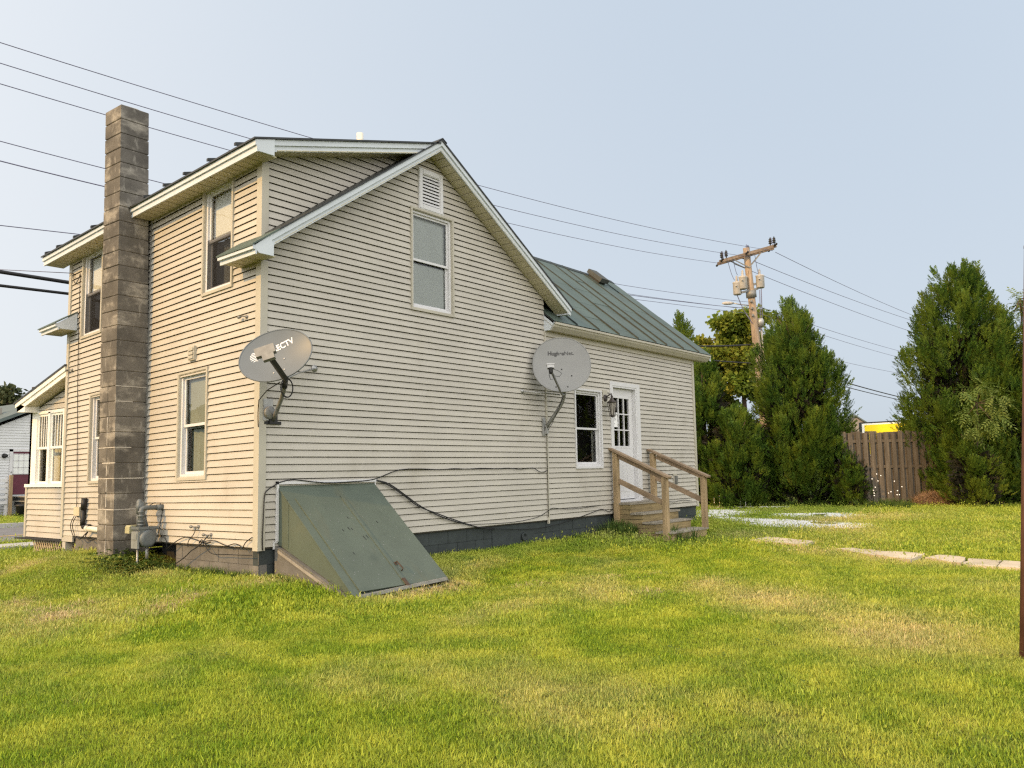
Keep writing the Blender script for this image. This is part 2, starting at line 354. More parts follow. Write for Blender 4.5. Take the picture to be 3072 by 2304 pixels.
def thing(name, label, cat, loc=(0, 0, 0), group=None):
    o = bpy.data.objects.new(name, None); COL.objects.link(o); o.location = loc; o.empty_display_size = .2
    LOC[o.name] = tuple(loc); tag(o, label, cat, group); return o
def np_mesh(name, verts, faces, m):
    """fast mesh from numpy arrays; faces (n,3) or (n,4)"""
    verts = np.asarray(verts, np.float32); faces = np.asarray(faces, np.int32)
    me = bpy.data.meshes.new(name); me.vertices.add(len(verts)); me.vertices.foreach_set('co', verts.ravel())
    k = faces.shape[1]; me.loops.add(faces.size); me.loops.foreach_set('vertex_index', faces.ravel())
    me.polygons.add(len(faces)); me.polygons.foreach_set('loop_start', np.arange(0, faces.size, k, dtype=np.int32))
    me.polygons.foreach_set('loop_total', np.full(len(faces), k, np.int32))
    me.materials.append(m); me.update(calc_edges=True); return me
def link_mesh(me, name, parent=None, loc=(0, 0, 0), label=None, cat=None, group=None, kind=None):
    o = bpy.data.objects.new(name, me); COL.objects.link(o)
    if parent: o.parent = parent
    o.location = loc if not parent else (0, 0, 0)
    LOC[o.name] = LOC[parent.name] if parent else tuple(loc); tag(o, label, cat, group, kind); return o
def text_mesh(txt, size, bold=0.0):
    c = bpy.data.curves.new('lettering', 'FONT'); c.body = txt; c.size = size; c.offset = bold
    c.align_x = 'CENTER'; c.align_y = 'CENTER'
    o = bpy.data.objects.new('lettering', c); COL.objects.link(o)
    bpy.context.view_layer.update()
    me = bpy.data.meshes.new_from_object(o.evaluated_get(bpy.context.evaluated_depsgraph_get()))
    COL.objects.unlink(o); bpy.data.objects.remove(o)
    vs = np.array([v.co[:] for v in me.vertices]); fs = [tuple(p.vertices) for p in me.polygons]
    return vs, fs

# ------------------------------------------------------------------ ground
def sstep(a, b, x): t = np.clip((x - a) / (b - a), 0, 1); return t * t * (3 - 2 * t)
def gz(x, y):
    x = np.asarray(x, float); y = np.asarray(y, float)
    dx = np.maximum(np.maximum(-x, x - 11.25), 0); dy = np.maximum(np.maximum(-y, y - 4.9), 0)
    d = np.hypot(dx, dy)
    near = -0.335 + sstep(1.5, 0.3, x) * (0.15 * sstep(1.7, 2.6, y) - .085 * sstep(3.4, 4.6, y)) - 0.03 * sstep(2, 4, x) * sstep(7, 5, x)
    far = -0.545 + 0.05 * sstep(10, 18, x)
    t = sstep(0.1, 1.95, d)
    z = near * (1 - t) + far * t
    z = z + 0.018 * np.sin(x * 1.7 + .6 * np.sin(y * 1.1)) * np.sin(y * 1.3 + x * .4) * sstep(.5, 2, d) * sstep(60, 20, d)
    return z
def blob(x, y, cx, cy, rx, ry, a=0.0):
    c, s = math.cos(a), math.sin(a); u = (x - cx) * c + (y - cy) * s; v = -(x - cx) * s + (y - cy) * c
    return np.exp(-((u / rx) ** 2 + (v / ry) ** 2))
SLABS = [[(8.94, -2.15), (9.80, -2.115), (9.27, -3.20), (8.44, -3.22)],
         [(8.17, -3.91), (8.40, -4.05), (8.02, -4.70), (7.35, -4.70)], [(7.97, -4.74), (7.80, -5.30), (6.85, -5.32), (7.32, -4.73)],
         [(7.30, -5.42), (7.78, -5.52), (7.55, -5.89), (6.73, -5.97)], [(7.56, -5.92), (7.40, -6.32), (6.61, -6.40), (6.72, -5.99)],
         [(7.40, -6.35), (7.22, -6.95), (6.40, -7.02), (6.58, -6.42)], [(7.21, -6.98), (7.02, -7.6), (6.2, -7.7), (6.39, -7.05)],
         [(7.0, -7.64), (6.8, -8.3), (5.98, -8.4), (6.18, -7.74)], [(6.78, -8.34), (6.6, -9.0), (5.78, -9.1), (5.96, -8.44)], [(6.58, -9.04), (6.4, -9.7), (5.58, -9.8), (5.76, -9.14)]]
GRAVEL = [[(17.3, 2.57), (18.37, 2.12), (16.44, 1.30), (15.5, 1.6)], [(14.26, 1.10), (14.55, .33), (13.9, -1.3), (12.9, -1.7), (12.4, -.75)],
          [(16.8, .22), (17.2, -1.04), (16.4, -1.5), (16.2, -.25)], [(13.55, -1.9), (13.9, -2.4), (13.0, -2.64), (12.85, -2.2)]]
def in_poly(x, y, poly):
    ins = np.zeros(np.shape(x), bool); n = len(poly)
    for i in range(n):
        (x0, y0), (x1, y1) = poly[i], poly[(i + 1) % n]
        c = ((y0 > y) != (y1 > y)) & (x < (x1 - x0) * (y - y0) / ((y1 - y0) or 1e-9) + x0); ins ^= c
    return ins
rng = np.random.default_rng(7)
def vnoise(x, y, s, seed):
    r = np.random.default_rng(seed); z = 0
    for k in range(6):
        a = r.uniform(0, 6.28); f = s * r.uniform(.6, 1.9); ph = r.uniform(0, 6.28)
        z = z + np.sin((x * math.cos(a) + y * math.sin(a)) * f + ph + 1.3 * np.sin((y * math.cos(a) - x * math.sin(a)) * f * .7 + ph * 2))
    return z / 6
def dryness(x, y):
    d = 0.02 + 0.45 * np.clip(vnoise(x, y, 1.6, 3) + .45 * vnoise(x, y, 6, 4) + .3 * vnoise(x, y, 17, 5) - .08, 0, 1)
    for b in [(-1.95, .45, .30, .16, .5, 1.3), (-1.9, 1.6, .5, .16, .9, .9), (-1.35, -.3, .28, .12, .3, 1.1), (-.95, -.2, .3, .1, 0, .6), (.55, -.75, .3, .2, 0, .5),
              (1.0, -1.62, .7, .14, 0, .9), (1.5, -1.35, .5, .2, 0, .9), (2.3, -3.1, .9, .35, .6, .6), (3.5, -3.9, .6, .3, .3, .8),
              (2.7, -5.0, .8, .5, .8, .7), (1.6, -6.4, .9, .6, .2, .8), (-1.6, -5.4, .7, .4, .5, .35), (.7, -3.0, 1.0, .25, .2, .5),
              (7.7, -3.55, .5, .3, .5, 1.2), (7.2, -5.0, .9, .5, .9, .8), (12.5, -2.5, 1.6, .7, .5, .9), (15.5, -2.0, 2.5, .8, -.5, .7), (10, -1.6, .8, .4, 0, .5), (2.8, -.9, .8, .2, .3, .45),
              (-.15, -.35, .35, .2, 0, .9), (-.9, 3.9, .35, .2, 0, 1.2), (-.35, 1.5, .25, .6, 0, .5)]:
        d = d + .8 * b[5] * blob(x, y, *b[:5]) * (1 + .8 * vnoise(x, y, 11, 15))
    d = d + .34 * np.clip(vnoise(x, y, 24, 16) + .5 * vnoise(x, y, 9, 17) - .05, 0, 1)
    for b in [(-1.2, -1.2, .9, .5, .3), (-2.6, -3.2, 1.6, .5, .2), (.8, -4.6, 1.2, .4, .3), (-3.2, -4.6, .8, .7, 0), (3.0, -1.6, .9, .35, .1), (5.6, -3.0, 1.6, .6, .4), (-.7, -.9, .6, .3, .6)]:
        d = d - .45 * blob(x, y, *b[:5])
    return np.clip(d, 0, 1.25)
def axis_grid(lo, hi, step, far):
    mid = list(np.arange(lo, hi + 1e-6, step)); a = []; s = step; p = lo
    while p > -far: s *= 1.35; p -= s; a.append(p)
    b = []; s = step; p = hi
    while p < far: s *= 1.35; p += s; b.append(p)
    return np.array(a[::-1] + mid + b)
def grid_mesh(name, xs, ys, m, zoff=0.0):
    X, Y = np.meshgrid(xs, ys); Z = gz(X, Y) + zoff
    nx, ny = len(xs), len(ys); i = np.arange(nx * ny).reshape(ny, nx)
    F = np.stack([i[:-1, :-1], i[:-1, 1:], i[1:, 1:], i[1:, :-1]], -1).reshape(-1, 4)
    me = np_mesh(name, np.stack([X, Y, Z], -1).reshape(-1, 3), F, m)
    me.polygons.foreach_set('use_smooth', np.ones(len(F), bool)); return me, X.ravel(), Y.ravel()
def set_attr(me, nm, vals):
    a = me.attributes.new(nm, 'FLOAT', 'POINT'); a.data.foreach_set('value', np.asarray(vals, np.float32))

def soil_mat():
    m = bpy.data.materials.new('lawn_soil'); m.use_nodes = True; t = m.node_tree; N = t.nodes; L = t.links; p = N['Principled BSDF']
    p.inputs['Roughness'].default_value = .95; p.inputs['Specular IOR Level'].default_value = .1
    geo = N.new('ShaderNodeNewGeometry')
    n1 = N.new('ShaderNodeTexNoise'); n1.inputs['Scale'].default_value = 9; n1.inputs['Detail'].default_value = 8
    n2 = N.new('ShaderNodeTexNoise'); n2.inputs['Scale'].default_value = .35; n2.inputs['Detail'].default_value = 6
    for n in (n1, n2): L.new(geo.outputs['Position'], n.inputs['Vector'])
    r = N.new('ShaderNodeValToRGB'); r.color_ramp.elements[0].color = (.045, .06, .010, 1); r.color_ramp.elements[0].position = .3
    r.color_ramp.elements[1].color = (.12, .14, .022, 1); r.color_ramp.elements[1].position = .7
    ad = N.new('ShaderNodeMath'); ad.operation = 'ADD'; hf = N.new('ShaderNodeMath'); hf.operation = 'MULTIPLY'; hf.inputs[1].default_value = .5
    L.new(n1.outputs['Fac'], ad.inputs[0]); L.new(n2.outputs['Fac'], ad.inputs[1]); L.new(ad.outputs[0], hf.inputs[0]); L.new(hf.outputs[0], r.inputs[0])
    at = N.new('ShaderNodeAttribute'); at.attribute_name = 'dry'
    mm = N.new('ShaderNodeMath'); mm.operation = 'MULTIPLY'; mm.inputs[1].default_value = .75; mm.use_clamp = True; L.new(at.outputs['Fac'], mm.inputs[0])
    x = N.new('ShaderNodeMix'); x.data_type = 'RGBA'; L.new(mm.outputs[0], x.inputs[0]); L.new(r.outputs[0], x.inputs[6]); x.inputs[7].default_value = (.30, .235, .11, 1)
    L.new(x.outputs[2], p.inputs['Base Color'])
    b = N.new('ShaderNodeBump'); b.inputs['Strength'].default_value = .8; b.inputs['Distance'].default_value = .03
    n3 = N.new('ShaderNodeTexNoise'); n3.inputs['Scale'].default_value = 40; L.new(geo.outputs['Position'], n3.inputs['Vector'])
    L.new(n3.outputs['Fac'], b.inputs['Height']); L.new(b.outputs[0], p.inputs['Normal']); return m
M_soil = soil_mat()
me, gx, gy = grid_mesh('ground', axis_grid(-9, 27, .3, 2500), axis_grid(-11, 12, .3, 2500), M_soil)
set_attr(me, 'dry', np.where((np.abs(gx) < 40) & (np.abs(gy) < 40), dryness(gx, gy), .3) )
link_mesh(me, 'ground', kind='structure')

# road, pavement, verge beyond the house
def sheet(name, x0, x1, y0, y1, m, dz, parent=None, **k):
    xs = np.linspace(x0, x1, 40); mb = MB()
    for i in range(39):
        za = float(gz(xs[i], y0)) ; mb.add([(xs[i], y0, -.545 + dz), (xs[i + 1], y0, -.545 + dz), (xs[i + 1], y1, -.545 + dz), (xs[i], y1, -.545 + dz)], [(0, 1, 2, 3)])
    return mb.build(name, m, parent, **k)
road = sheet('road', -60, 140, 11.5, 17.2, M_asphalt, .055, kind='structure')
sheet('road_line', -60, 140, 13.42, 13.56, M_yellowline, .060, road)
mb = MB()
for i in range(24):
    x = -14 + i * 1.5; mb.box((x + .006, 9.75, -.6), (x + 1.494, 10.7, -.475))
mb.build('sidewalk', M_sidewalk, kind='structure')
mb = MB(); mb.box((-60, 17.2, -.7), (140, 17.36, -.37)); mb.build('kerb', M_sidewalk, kind='structure')

# path slabs
path = bpy.data.objects.new('path', None); COL.objects.link(path); path['kind'] = 'structure'; LOC['path'] = (0, 0, 0)
for q in SLABS:
    cx = sum(p[0] for p in q) / 4; cy = sum(p[1] for p in q) / 4; z = float(gz(cx, cy))
    mb = MB(); P = []
    for i in range(4):
        a, b = q[i], q[(i + 1) % 4]
        for t in (0, .28, .52, .77):
            j = .022
            P.append((a[0] + (b[0] - a[0]) * t + rng.uniform(-j, j), a[1] + (b[1] - a[1]) * t + rng.uniform(-j, j), z + .045 + rng.uniform(-.004, .004)))
    mb.prism(P, (0, 0, -.12)); mb.build('slab', M_slab, path)

# gravel stones
def stones(n, polys, name, label):
    vs = []; fs = []; k = 0
    base = np.array([(1, 0, 0), (-1, 0, 0), (0, 1, 0), (0, -1, 0), (0, 0, .7), (0, 0, -.7)], float)
    F = np.array([(0, 2, 4), (2, 1, 4), (1, 3, 4), (3, 0, 4)])
    P = []
    while len(P) < n:
        poly = polys[rng.integers(len(polys))]; xs = [p[0] for p in poly]; ys = [p[1] for p in poly]
        x = rng.uniform(min(xs) - .25, max(xs) + .25, 60); y = rng.uniform(min(ys) - .25, max(ys) + .25, 60)
        jx = x + rng.normal(0, .22, 60); jy = y + rng.normal(0, .22, 60)
        ok = in_poly(jx, jy, poly) & (vnoise(x, y, 3, 9) > -.28)
        P += list(zip(x[ok], y[ok]))
    P = np.array(P[:n]); Z = gz(P[:, 0], P[:, 1])
    sc = rng.uniform(.016, .038, (n, 1, 1)); rot = rng.uniform(0, 6.28, n)
    Bv = base[None] * sc * rng.uniform(.7, 1.3, (n, 6, 1)); c, s_ = np.cos(rot)[:, None], np.sin(rot)[:, None]
    X = Bv[:, :, 0] * c - Bv[:, :, 1] * s_; Y = Bv[:, :, 0] * s_ + Bv[:, :, 1] * c
    Vv = np.stack([X + P[:, :1], Y + P[:, 1:], Bv[:, :, 2] + Z[:, None] + .012], -1).reshape(-1, 3)
    FF = (F[None] + (np.arange(n) * 6)[:, None, None]).reshape(-1, 3)
    link_mesh(np_mesh(name, Vv, FF, M_gravel), name, label=label, cat='gravel', kind='stuff')
stones(60000, [[tuple(np.mean(q, 0) + (np.array(p) - np.mean(q, 0)) * 1.25) for p in q] for q in GRAVEL], 'gravel', 'pale gravel scattered in the worn wheel tracks by the hedge')

# ------------------------------------------------------------------ HOUSE
house = thing('farmhouse', 'beige vinyl sided old farmhouse with block chimney and green metal roof wing', 'house')
C0 = 0.0865
kinv = lambda y, z: (z + .018 * y * .15) / (1 - .018 * y)
PF = lambda u, o, z: (u, -o, z)                 # gable / wing wall plane y = 0
PL = lambda u, o, z: (-o, u, z)                 # left wall plane x = 0
PP = lambda u, o, z: (.2 - o, u, z)             # recessed porch wall
PFL = lambda p, u0, o0, z0, u1, o1, z1: None
def pbox(mb, P, u0, u1, o0, o1, z0, z1):
    a = np.array(P(u0, o0, z0), float); b = np.array(P(u1, o1, z1), float)
    mb.box(np.minimum(a, b), np.maximum(a, b)); return mb
def cut(seg, holes, zc):
    out = [seg]
    for (h0, h1, hz0, hz1) in holes:
        if hz0 < zc < hz1:
            new = []
            for (a0, b0, a1, b1) in out:
                if h1 <= max(a0, a1) or h0 >= min(b0, b1): new.append((a0, b0, a1, b1)); continue
                if h0 > max(a0, a1) + .004: new.append((a0, h0, a1, h0))
                if h1 < min(b0, b1) - .004: new.append((h1, b0, h1, b1))
            out = new
    return out
def siding(parent, P, z0, n, left, right, holes, m, seed, step=C0, wp=True, seams=True, lip=.0195):
    rg = np.random.default_rng(seed); sq = None
    for k in range(n):
        za = z0 + k * step; zb = za + step
        a0, b0, a1, b1 = left(za), right(za), left(zb), right(zb)
        if b0 - a0 < .02: continue
        if b1 - a1 < 0:
            t = (b0 - a0) / ((b0 - a0) - (b1 - a1)); zb = za + step * t; a1 = b1 = a0 + (a1 - a0) * t
        if k % 2 == 0 or sq is None: sq = sorted(rg.uniform(min(a0, b0), max(a0, b0), 2 if b0 - a0 > 3 else (1 if b0 - a0 > 1.5 else 0)))
        for (c0, d0, c1, d1) in cut((a0, b0, a1, b1), holes, (za + zb) / 2):
            cuts = [q for q in sq if seams and max(c0, c1) + .25 < q < min(d0, d1) - .25]
            cols = [(c0, c1, lip)]; lp = lip
            marks = sorted([(q, 1) for q in cuts] + [(q, 0) for q in np.arange(max(c0, c1) + .45, min(d0, d1) - .2, .75) if all(abs(q - w_) > .1 for w_ in cuts)])
            for q, jt in marks:                           # jt: lap joint, the next length starts a little proud; else a slight wave
                if jt: cols.append((q - .0015, q - .0015, lp)); lp = lip + (.0024 if lp == lip else 0); cols.append((q, q, lp))
                else: cols.append((q, q, lp + rg.uniform(-.0016, .0016)))
            cols.append((d0, d1, lp)); dz0 = rg.uniform(-.0012, .0012); vs = []; h = zb - za
            for (e0, e1, lq) in cols:
                dz = dz0 + rg.uniform(-.0013, .0013)
                prof = [(-.004, za + min(.03, .6 * h)), (lq - .005, za + min(.03, .6 * h)), (lq - .003, za + dz), (lq, za + .0025 + dz), (lq - .001, za + min(.010, .3 * h) + dz), (.004, zb - min(.009, .2 * h)), (-.003, zb - min(.007, .12 * h))]
                for (o, z) in prof:
                    t = min(max((z - za) / max(h, 1e-6), 0), 1); vs.append(P(e0 + (e1 - e0) * t, o, z))
            m_ = 7; fs = []
            for j in range(len(cols) - 1):
                fs += [(j * m_ + q, (j + 1) * m_ + q, (j + 1) * m_ + q + 1, j * m_ + q + 1) for q in range(m_ - 1)]
            e = (len(cols) - 1) * m_; fs += [tuple(range(m_)), tuple(e + q for q in range(m_ - 1, -1, -1))]
            if P is PL or P is PP: fs = [f[::-1] for f in fs]
            mb = MB(); mb.add(vs, fs); mb.build('siding_board', m, parent, wp=wp)
def wall_back(name, P, zs, left, right, holes, m, thick=.14, wp=True):
    mb = MB(); zz = sorted(set(list(zs) + [h[2] for h in holes if zs[0] < h[2] < zs[-1]] + [h[3] for h in holes if zs[0] < h[3] < zs[-1]]))
    for za, zb in zip(zz[:-1], zz[1:]):
        for (a0, b0, a1, b1) in cut((left(za), right(za), left(zb), right(zb)), holes, (za + zb) / 2):
            if b0 - a0 < .005 and b1 - a1 < .005: continue
            mb.prism([P(a0, 0, za), P(b0, 0, za), P(max(b1, a1), 0, zb), P(a1, 0, zb)], np.array(P(0, -thick, 0)) - np.array(P(0, 0, 0)))
    return mb.build(name, m, house, wp=wp)
M_backing = mat('siding_backing', (0.05, 0.045, 0.035), 0.9, .1, 3)
X_W, X_E, Y_L = 5.65, 11.25, 4.87
ML, MR = 0.690, 0.614; RX, RZ = 2.828, 5.623         # main roof slopes, ridge
mainL = lambda x: RZ - (RX - x) * ML
mainR = lambda x: RZ - (x - RX) * MR
DZ0, DX0 = 4.677, -0.316; DM = (5.521 - 4.677) / (2.665 + .316)
dormZ = lambda x: DZ0 + (x - DX0) * DM
# holes (u0,u1,z0,z1)
GW = (2.49, 3.33, 3.14, 4.58); GV = (2.62, 3.13, 4.61, 5.22)
WW = (6.54, 7.37, .87, 2.24); DR = (7.80, 8.70, .205, 2.40)
LW = (1.08, 1.70, .834, 2.20); UN = (.59, 1.20, 3.185, 4.545); UF = (3.86, 4.44, 3.195, 4.56); LF = (3.45, 4.07, .85, 2.195)
# gable wall below the main roof
low = lambda x: mainL(x) - .17
inv = lambda z: max(0.0, RX - (RZ - .17 - z) / ML)
invr = lambda z: min(X_W, RX + (RZ - .17 - z) / MR)
gw_holes = [GW]
g = wall_back('gable_wall', PF, [-.02, 3.45 - .19, 3.6, 4.3, 5.0, 5.44], inv, invr, gw_holes, M_backing)
siding(g, PF, 0, 63, inv, invr, [GW, GV], M_siding, 1)
# dormer end wall (above the main roof line)
dl = lambda z: 0.0 if z < 4.62 else (z - .16 - DZ0) / DM + DX0 + 0.0
def dleft(z): 
    zz = DZ0 + (0 - DX0) * DM - .13
    return 0.0 if z < zz else (z + .13 - DZ0) / DM + DX0
dright = lambda z: RX - (RZ - .06 - z) / ML
g = wall_back('dormer_end_wall', PF, [3.62, 4.0, 4.4, 4.63, 5.0, 5.4], dleft, lambda z: max(dleft(z), dright(z)), [], M_backing)
siding(g, lambda u, o, z: (u, -o, z), 42 * C0, 22, dleft, lambda z: max(dleft(z), dright(z)), [], M_siding, 2)
# left (eave) wall, two storeys up to the dormer eave
L_holes = [LW, UN, UF, LF]
g = wall_back('eave_wall', PL, [-.02, 2, 4.0, 4.62], lambda z: .14, lambda z: Y_L, L_holes, M_backing)
siding(g, PL, 0, 53, lambda z: .0, lambda z: Y_L, L_holes, M_siding, 3)
# wing wall
g = wall_back('wing_wall', PF, [-.02, 2, 3.25], lambda z: X_W, lambda z: X_E, [WW, DR], M_backing)
siding(g, PF, 0, 37, lambda z: X_W + .012, lambda z: X_E, [WW, DR], M_siding, 4)
# closing walls on the unseen sides
mb = MB(); mb.box((0, Y_L - .1, -.3), (X_W, Y_L, 4.3)); mb.box((X_E - .1, .14, -.3), (X_E, 4.66, 3.3)); mb.box((X_W, 4.56, -.3), (X_E, 4.66, 3.3))
mb.prism([(X_E - .1, .0, 3.3), (X_E - .1, 4.66, 3.3), (X_E - .1, 2.33, 5.2)], (.1, 0, 0)); mb.prism([(.0, Y_L - .1, 4.3), (X_W, Y_L - .1, 4.3), (X_W, Y_L - .1, 3.4), (RX, Y_L - .1, 5.2)][::1], (0, .1, 0))
mb.build('rear_wall', M_siding, house, wp=True)
mb = MB(); mb.box((.2, .2, -.05), (X_E - .2, 4.5, .0)); mb.box((.2, .2, 2.5), (X_E - .2, 4.5, 2.55)); mb.build('floor', M_dark, house)

# corner trims
def trim_post(name, P, u, z0, z1, side, w=.075, o=.026, m=M_trim):
    mb = MB(); mb.box((-.026, -.026, z0), (.075, .085, z1)); return mb
mb = MB(); mb.box((-.031, -.031, -.035), (.068, .068, 3.34)); mb.box((-.031, -.031, 3.60), (.068, .068, 4.54)); mb.build('corner_trim', M_trim, house)
mb = MB(); mb.box((-.031, Y_L - .05, -.02), (.05, Y_L + .02, 4.58)); mb.build('corner_trim', M_trim, house, wp=True)
mb = MB(); mb.box((X_E - .06, -.031, -.02), (X_E + .025, .06, 3.2)); mb.build('corner_trim', M_trim, house)
mb = MB(); mb.box((X_W - .012, -.031, -.06), (X_W + .022, 0, 3.19)); mb.build('joint_trim', M_trim, house)
# J channel beside the chimney
mb = MB(); mb.box((-.028, 2.485, .0), (0, 2.50, 4.55)); mb.build('chimney_trim', M_greymetal, house, wp=True)

# ---- windows
def window(P, h, style, m_out=M_trim, wp=True, rec=.0, ow=.03, blind_top=None, blind_low=None, screen_low=False, fw=.034):
    u0, u1, z0, z1 = h; f = .05
    mb = MB(); w_o = .030
    for (a, b, c, d) in ((u0 - ow, u0, z0 - ow, z1 + ow), (u1, u1 + ow, z0 - ow, z1 + ow), (u0, u1, z1, z1 + ow), (u0, u1, z0 - ow, z0)):
        pbox(mb, P, a, b, -.01, w_o + .004, c, d)
    # reveal lining back into the wall
    for (a, b, c, d) in ((u0, u0 + .008, z0, z1), (u1 - .008, u1, z0, z1), (u0 + .008, u1 - .008, z1 - .008, z1), (u0 + .008, u1 - .008, z0, z0 + .012)):
        pbox(mb, P, a, b, -.10, w_o - .003, c, d)
    win = mb.build('window', m_out, house, wp=wp)
    i0, i1, j0, j1 = u0 + .009, u1 - .009, z0 + .013, z1 - .009
    mb = MB(); o0, o1 = -.085 - rec, -.004 - rec
    for (a, b, c, d) in ((i0, i0 + fw, j0, j1), (i1 - fw, i1, j0, j1), (i0 + fw, i1 - fw, j1 - fw, j1), (i0 + fw, i1 - fw, j0, j0 + fw * 1.1)):
        pbox(mb, P, a, b, o0, o1, c, d)
    mb.build('frame', M_white, win, wp=wp)
    k0, k1, l0, l1 = i0 + fw, i1 - fw, j0 + fw * 1.1, j1 - fw; mid = (l0 + l1) / 2 + .0
    for nm, (c, d), o in (('upper', (mid - .02, l1), -.030 - rec), ('lower', (l0, mid + .02), -.055 - rec)):
        mb = MB(); s = .031
        for (a, b, e, g2) in ((k0, k0 + s, c, d), (k1 - s, k1, c, d), (k0 + s, k1 - s, d - s, d), (k0 + s, k1 - s, c, c + s * 1.15)):
            pbox(mb, P, a, b, o - .022, o, e, g2)
        mb.build('sash', M_white, win, wp=wp)
        mb = MB(); oo = o - .012
        mb.add([P(k0 + s, oo, c + s), P(k1 - s, oo, c + s), P(k1 - s, oo, d - s), P(k0 + s, oo, d - s)], [(0, 1, 2, 3) if P is PF else (3, 2, 1, 0)])
        mb.build('pane', M_glass, win, wp=wp)
        bm = blind_top if nm == 'upper' else blind_low
        if bm:
            mat_b, kind, amt = bm; mb = MB()
            if kind == 'flat':
                pbox(mb, P, i0 + .012, i1 - .012, -.098 - rec, -.092 - rec, max(c, d - (d - c) * amt) - .02, d + .02)
            else:                                           # folded curtain over a share of the width
                nn = 30; w = (i1 - i0 + .4) * abs(amt); s0 = i0 - .2 if amt > 0 else i1 + .2 - w
                vs = []
                for q in range(nn + 1):
                    u = s0 + w * q / nn; o_ = -.155 + .018 * math.sin(q * 1.9) + .008 * math.sin(q * .7)
                    vs += [P(u, o_, c - .01), P(u, o_, d)]
                mb.add(vs, [(2 * q, 2 * q + 2, 2 * q + 3, 2 * q + 1) for q in range(nn)], True)
            mb.build('curtain' if kind != 'flat' else 'blind', mat_b, win, wp=wp)
        if nm == 'lower' and screen_low:
            mb = MB(); oo = -.008 - rec
            mb.add([P(k0, oo, c), P(k1, oo, c), P(k1, oo, d), P(k0, oo, d)], [(0, 1, 2, 3)])
            mb.build('insect_screen', M_screenmesh, win, wp=wp)
    return win
M_screenmesh = bpy.data.materials.new('insect_screen_mesh'); M_screenmesh.use_nodes = True
_t = M_screenmesh.node_tree; _p = _t.nodes['Principled BSDF']; _p.inputs['Base Color'].default_value = (.02, .02, .021, 1); _p.inputs['Roughness'].default_value = .8; _p.inputs['Specular IOR Level'].default_value = .1; _p.inputs['Alpha'].default_value = .62
window(PF, GW, 0, blind_top=(M_shade, 'flat', 1.0), blind_low=(M_shade, 'flat', 1.0))
window(PF, WW, 0, m_out=M_white, blind_low=(M_curtain, 'fold', -.22))
window(PL, LW, 0, blind_top=(M_shade2, 'flat', 1.0), blind_low=(M_shade2, 'fold', 1.0))
window(PL, UN, 0, blind_top=(M_blind, 'flat', .95), screen_low=True, blind_low=(M_curtain, 'fold', .6))
window(PL, UF, 0, blind_top=(M_blind, 'flat', .95), screen_low=True, blind_low=(M_curtain, 'fold', .5))
window(PL, LF, 0, blind_top=(M_curtain, 'fold', .9), blind_low=(M_curtain, 'fold', .9))

# ---- gable louvre vent
def louvre(P, h, n, m, parent, name='gable_vent', depth=.035, border=.075, wp=False):
    u0, u1, z0, z1 = h; mb = MB()
    for (a, b, c, d) in ((u0, u0 + border, z0, z1), (u1 - border, u1, z0, z1), (u0 + border, u1 - border, z1 - border * 1.1, z1), (u0 + border, u1 - border, z0, z0 + border * 1.1)):
        pbox(mb, P, a, b, .0, depth, c, d)
        pbox(mb, P, a + .012, b - .012, depth, depth + .008, c + .012, d - .012)
    v = mb.build(name, m, parent, wp=wp)
    mb = MB(); pbox(mb, P, u0 + border, u1 - border, .003, .006, z0 + border, z1 - border); mb.build('vent_backing', M_dark, v, wp=wp)
    a, b = u0 + border, u1 - border; zz0, zz1 = z0 + border * 1.1, z1 - border * 1.1; st = (zz1 - zz0) / n
    for k in range(n):
        z = zz0 + k * st; mb = MB()
        mb.prism([P(a, .008, z + st * .98), P(a, .012, z + st * .98), P(a, depth - .004, z + st * .30), P(a, depth - .004, z + st * .18), P(a, depth - .010, z + st * .2)], np.array(P(b, 0, 0)) - np.array(P(a, 0, 0)))
        mb.build('slat', m, v, wp=wp)
    return v
louvre(PF, GV, 9, M_white, house)
# small dryer style vent on the eave wall
mb = MB(); h = (1.33, 1.46, kinv(1.4, 2.29), kinv(1.4, 2.47)); pbox(mb, PL, *h[:2], 0, .05, *h[2:]); v = mb.build('wall_vent', M_trim, house, wp=True)
for k in range(3):
    mb = MB(); z = h[2] + .02 + k * .052; pbox(mb, PL, h[0] + .012, h[1] - .012, .05, .066, z, z + .036); mb.build('slat', M_trim, v, wp=True)

# ---- door
u0, u1, z0, z1 = DR
mb = MB()
for (a, b, c, d) in ((u0 - .085, u0, z0, z1), (u1, u1 + .125, z0, z1), (u0 - .085, u1 + .125, z1, z1 + .075)):
    pbox(mb, PF, a, b, -.01, .028, c, d)
for (a, b, c, d) in ((u0, u0 + .03, z0 + .03, z1 - .03), (u1 - .035, u1, z0 + .03, z1 - .03), (u0, u1, z1 - .03, z1)):
    pbox(mb, PF, a, b, -.13, .02, c, d)
pbox(mb, PF, u0, u1, -.13, .06, z0 - .01, z0 + .03)
mb.build('door_casing', M_door, house)
s0, s1, t0, t1 = u0 + .034, u1 - .039, z0 + .045, z1 - .034; o = -.06
gl = (s0 + .11, s1 - .13, 1.26, 2.18)
mb = MB()
for (a, b, c, d) in ((s0, gl[0], t0, t1), (gl[1], s1, t0, t1), (gl[0], gl[1], t0, gl[2]), (gl[0], gl[1], gl[3], t1)):
    pbox(mb, PF, a, b, o - .045, o, c, d)
pbox(mb, PF, s0 + .1, s1 - .1, o, o + .006, gl[2] - .035, gl[2]); pbox(mb, PF, s0 + .1, s1 - .1, o, o + .006, gl[3], gl[3] + .03)
door = mb.build('door', M_door, house)
for k in range(4):
    mb = MB(); a = s0 + .12 + k * .145; pbox(mb, PF, a, a + .125, o, o + .004, t0 + .14, gl[2] - .13); mb.build('door_panel', M_door, door)
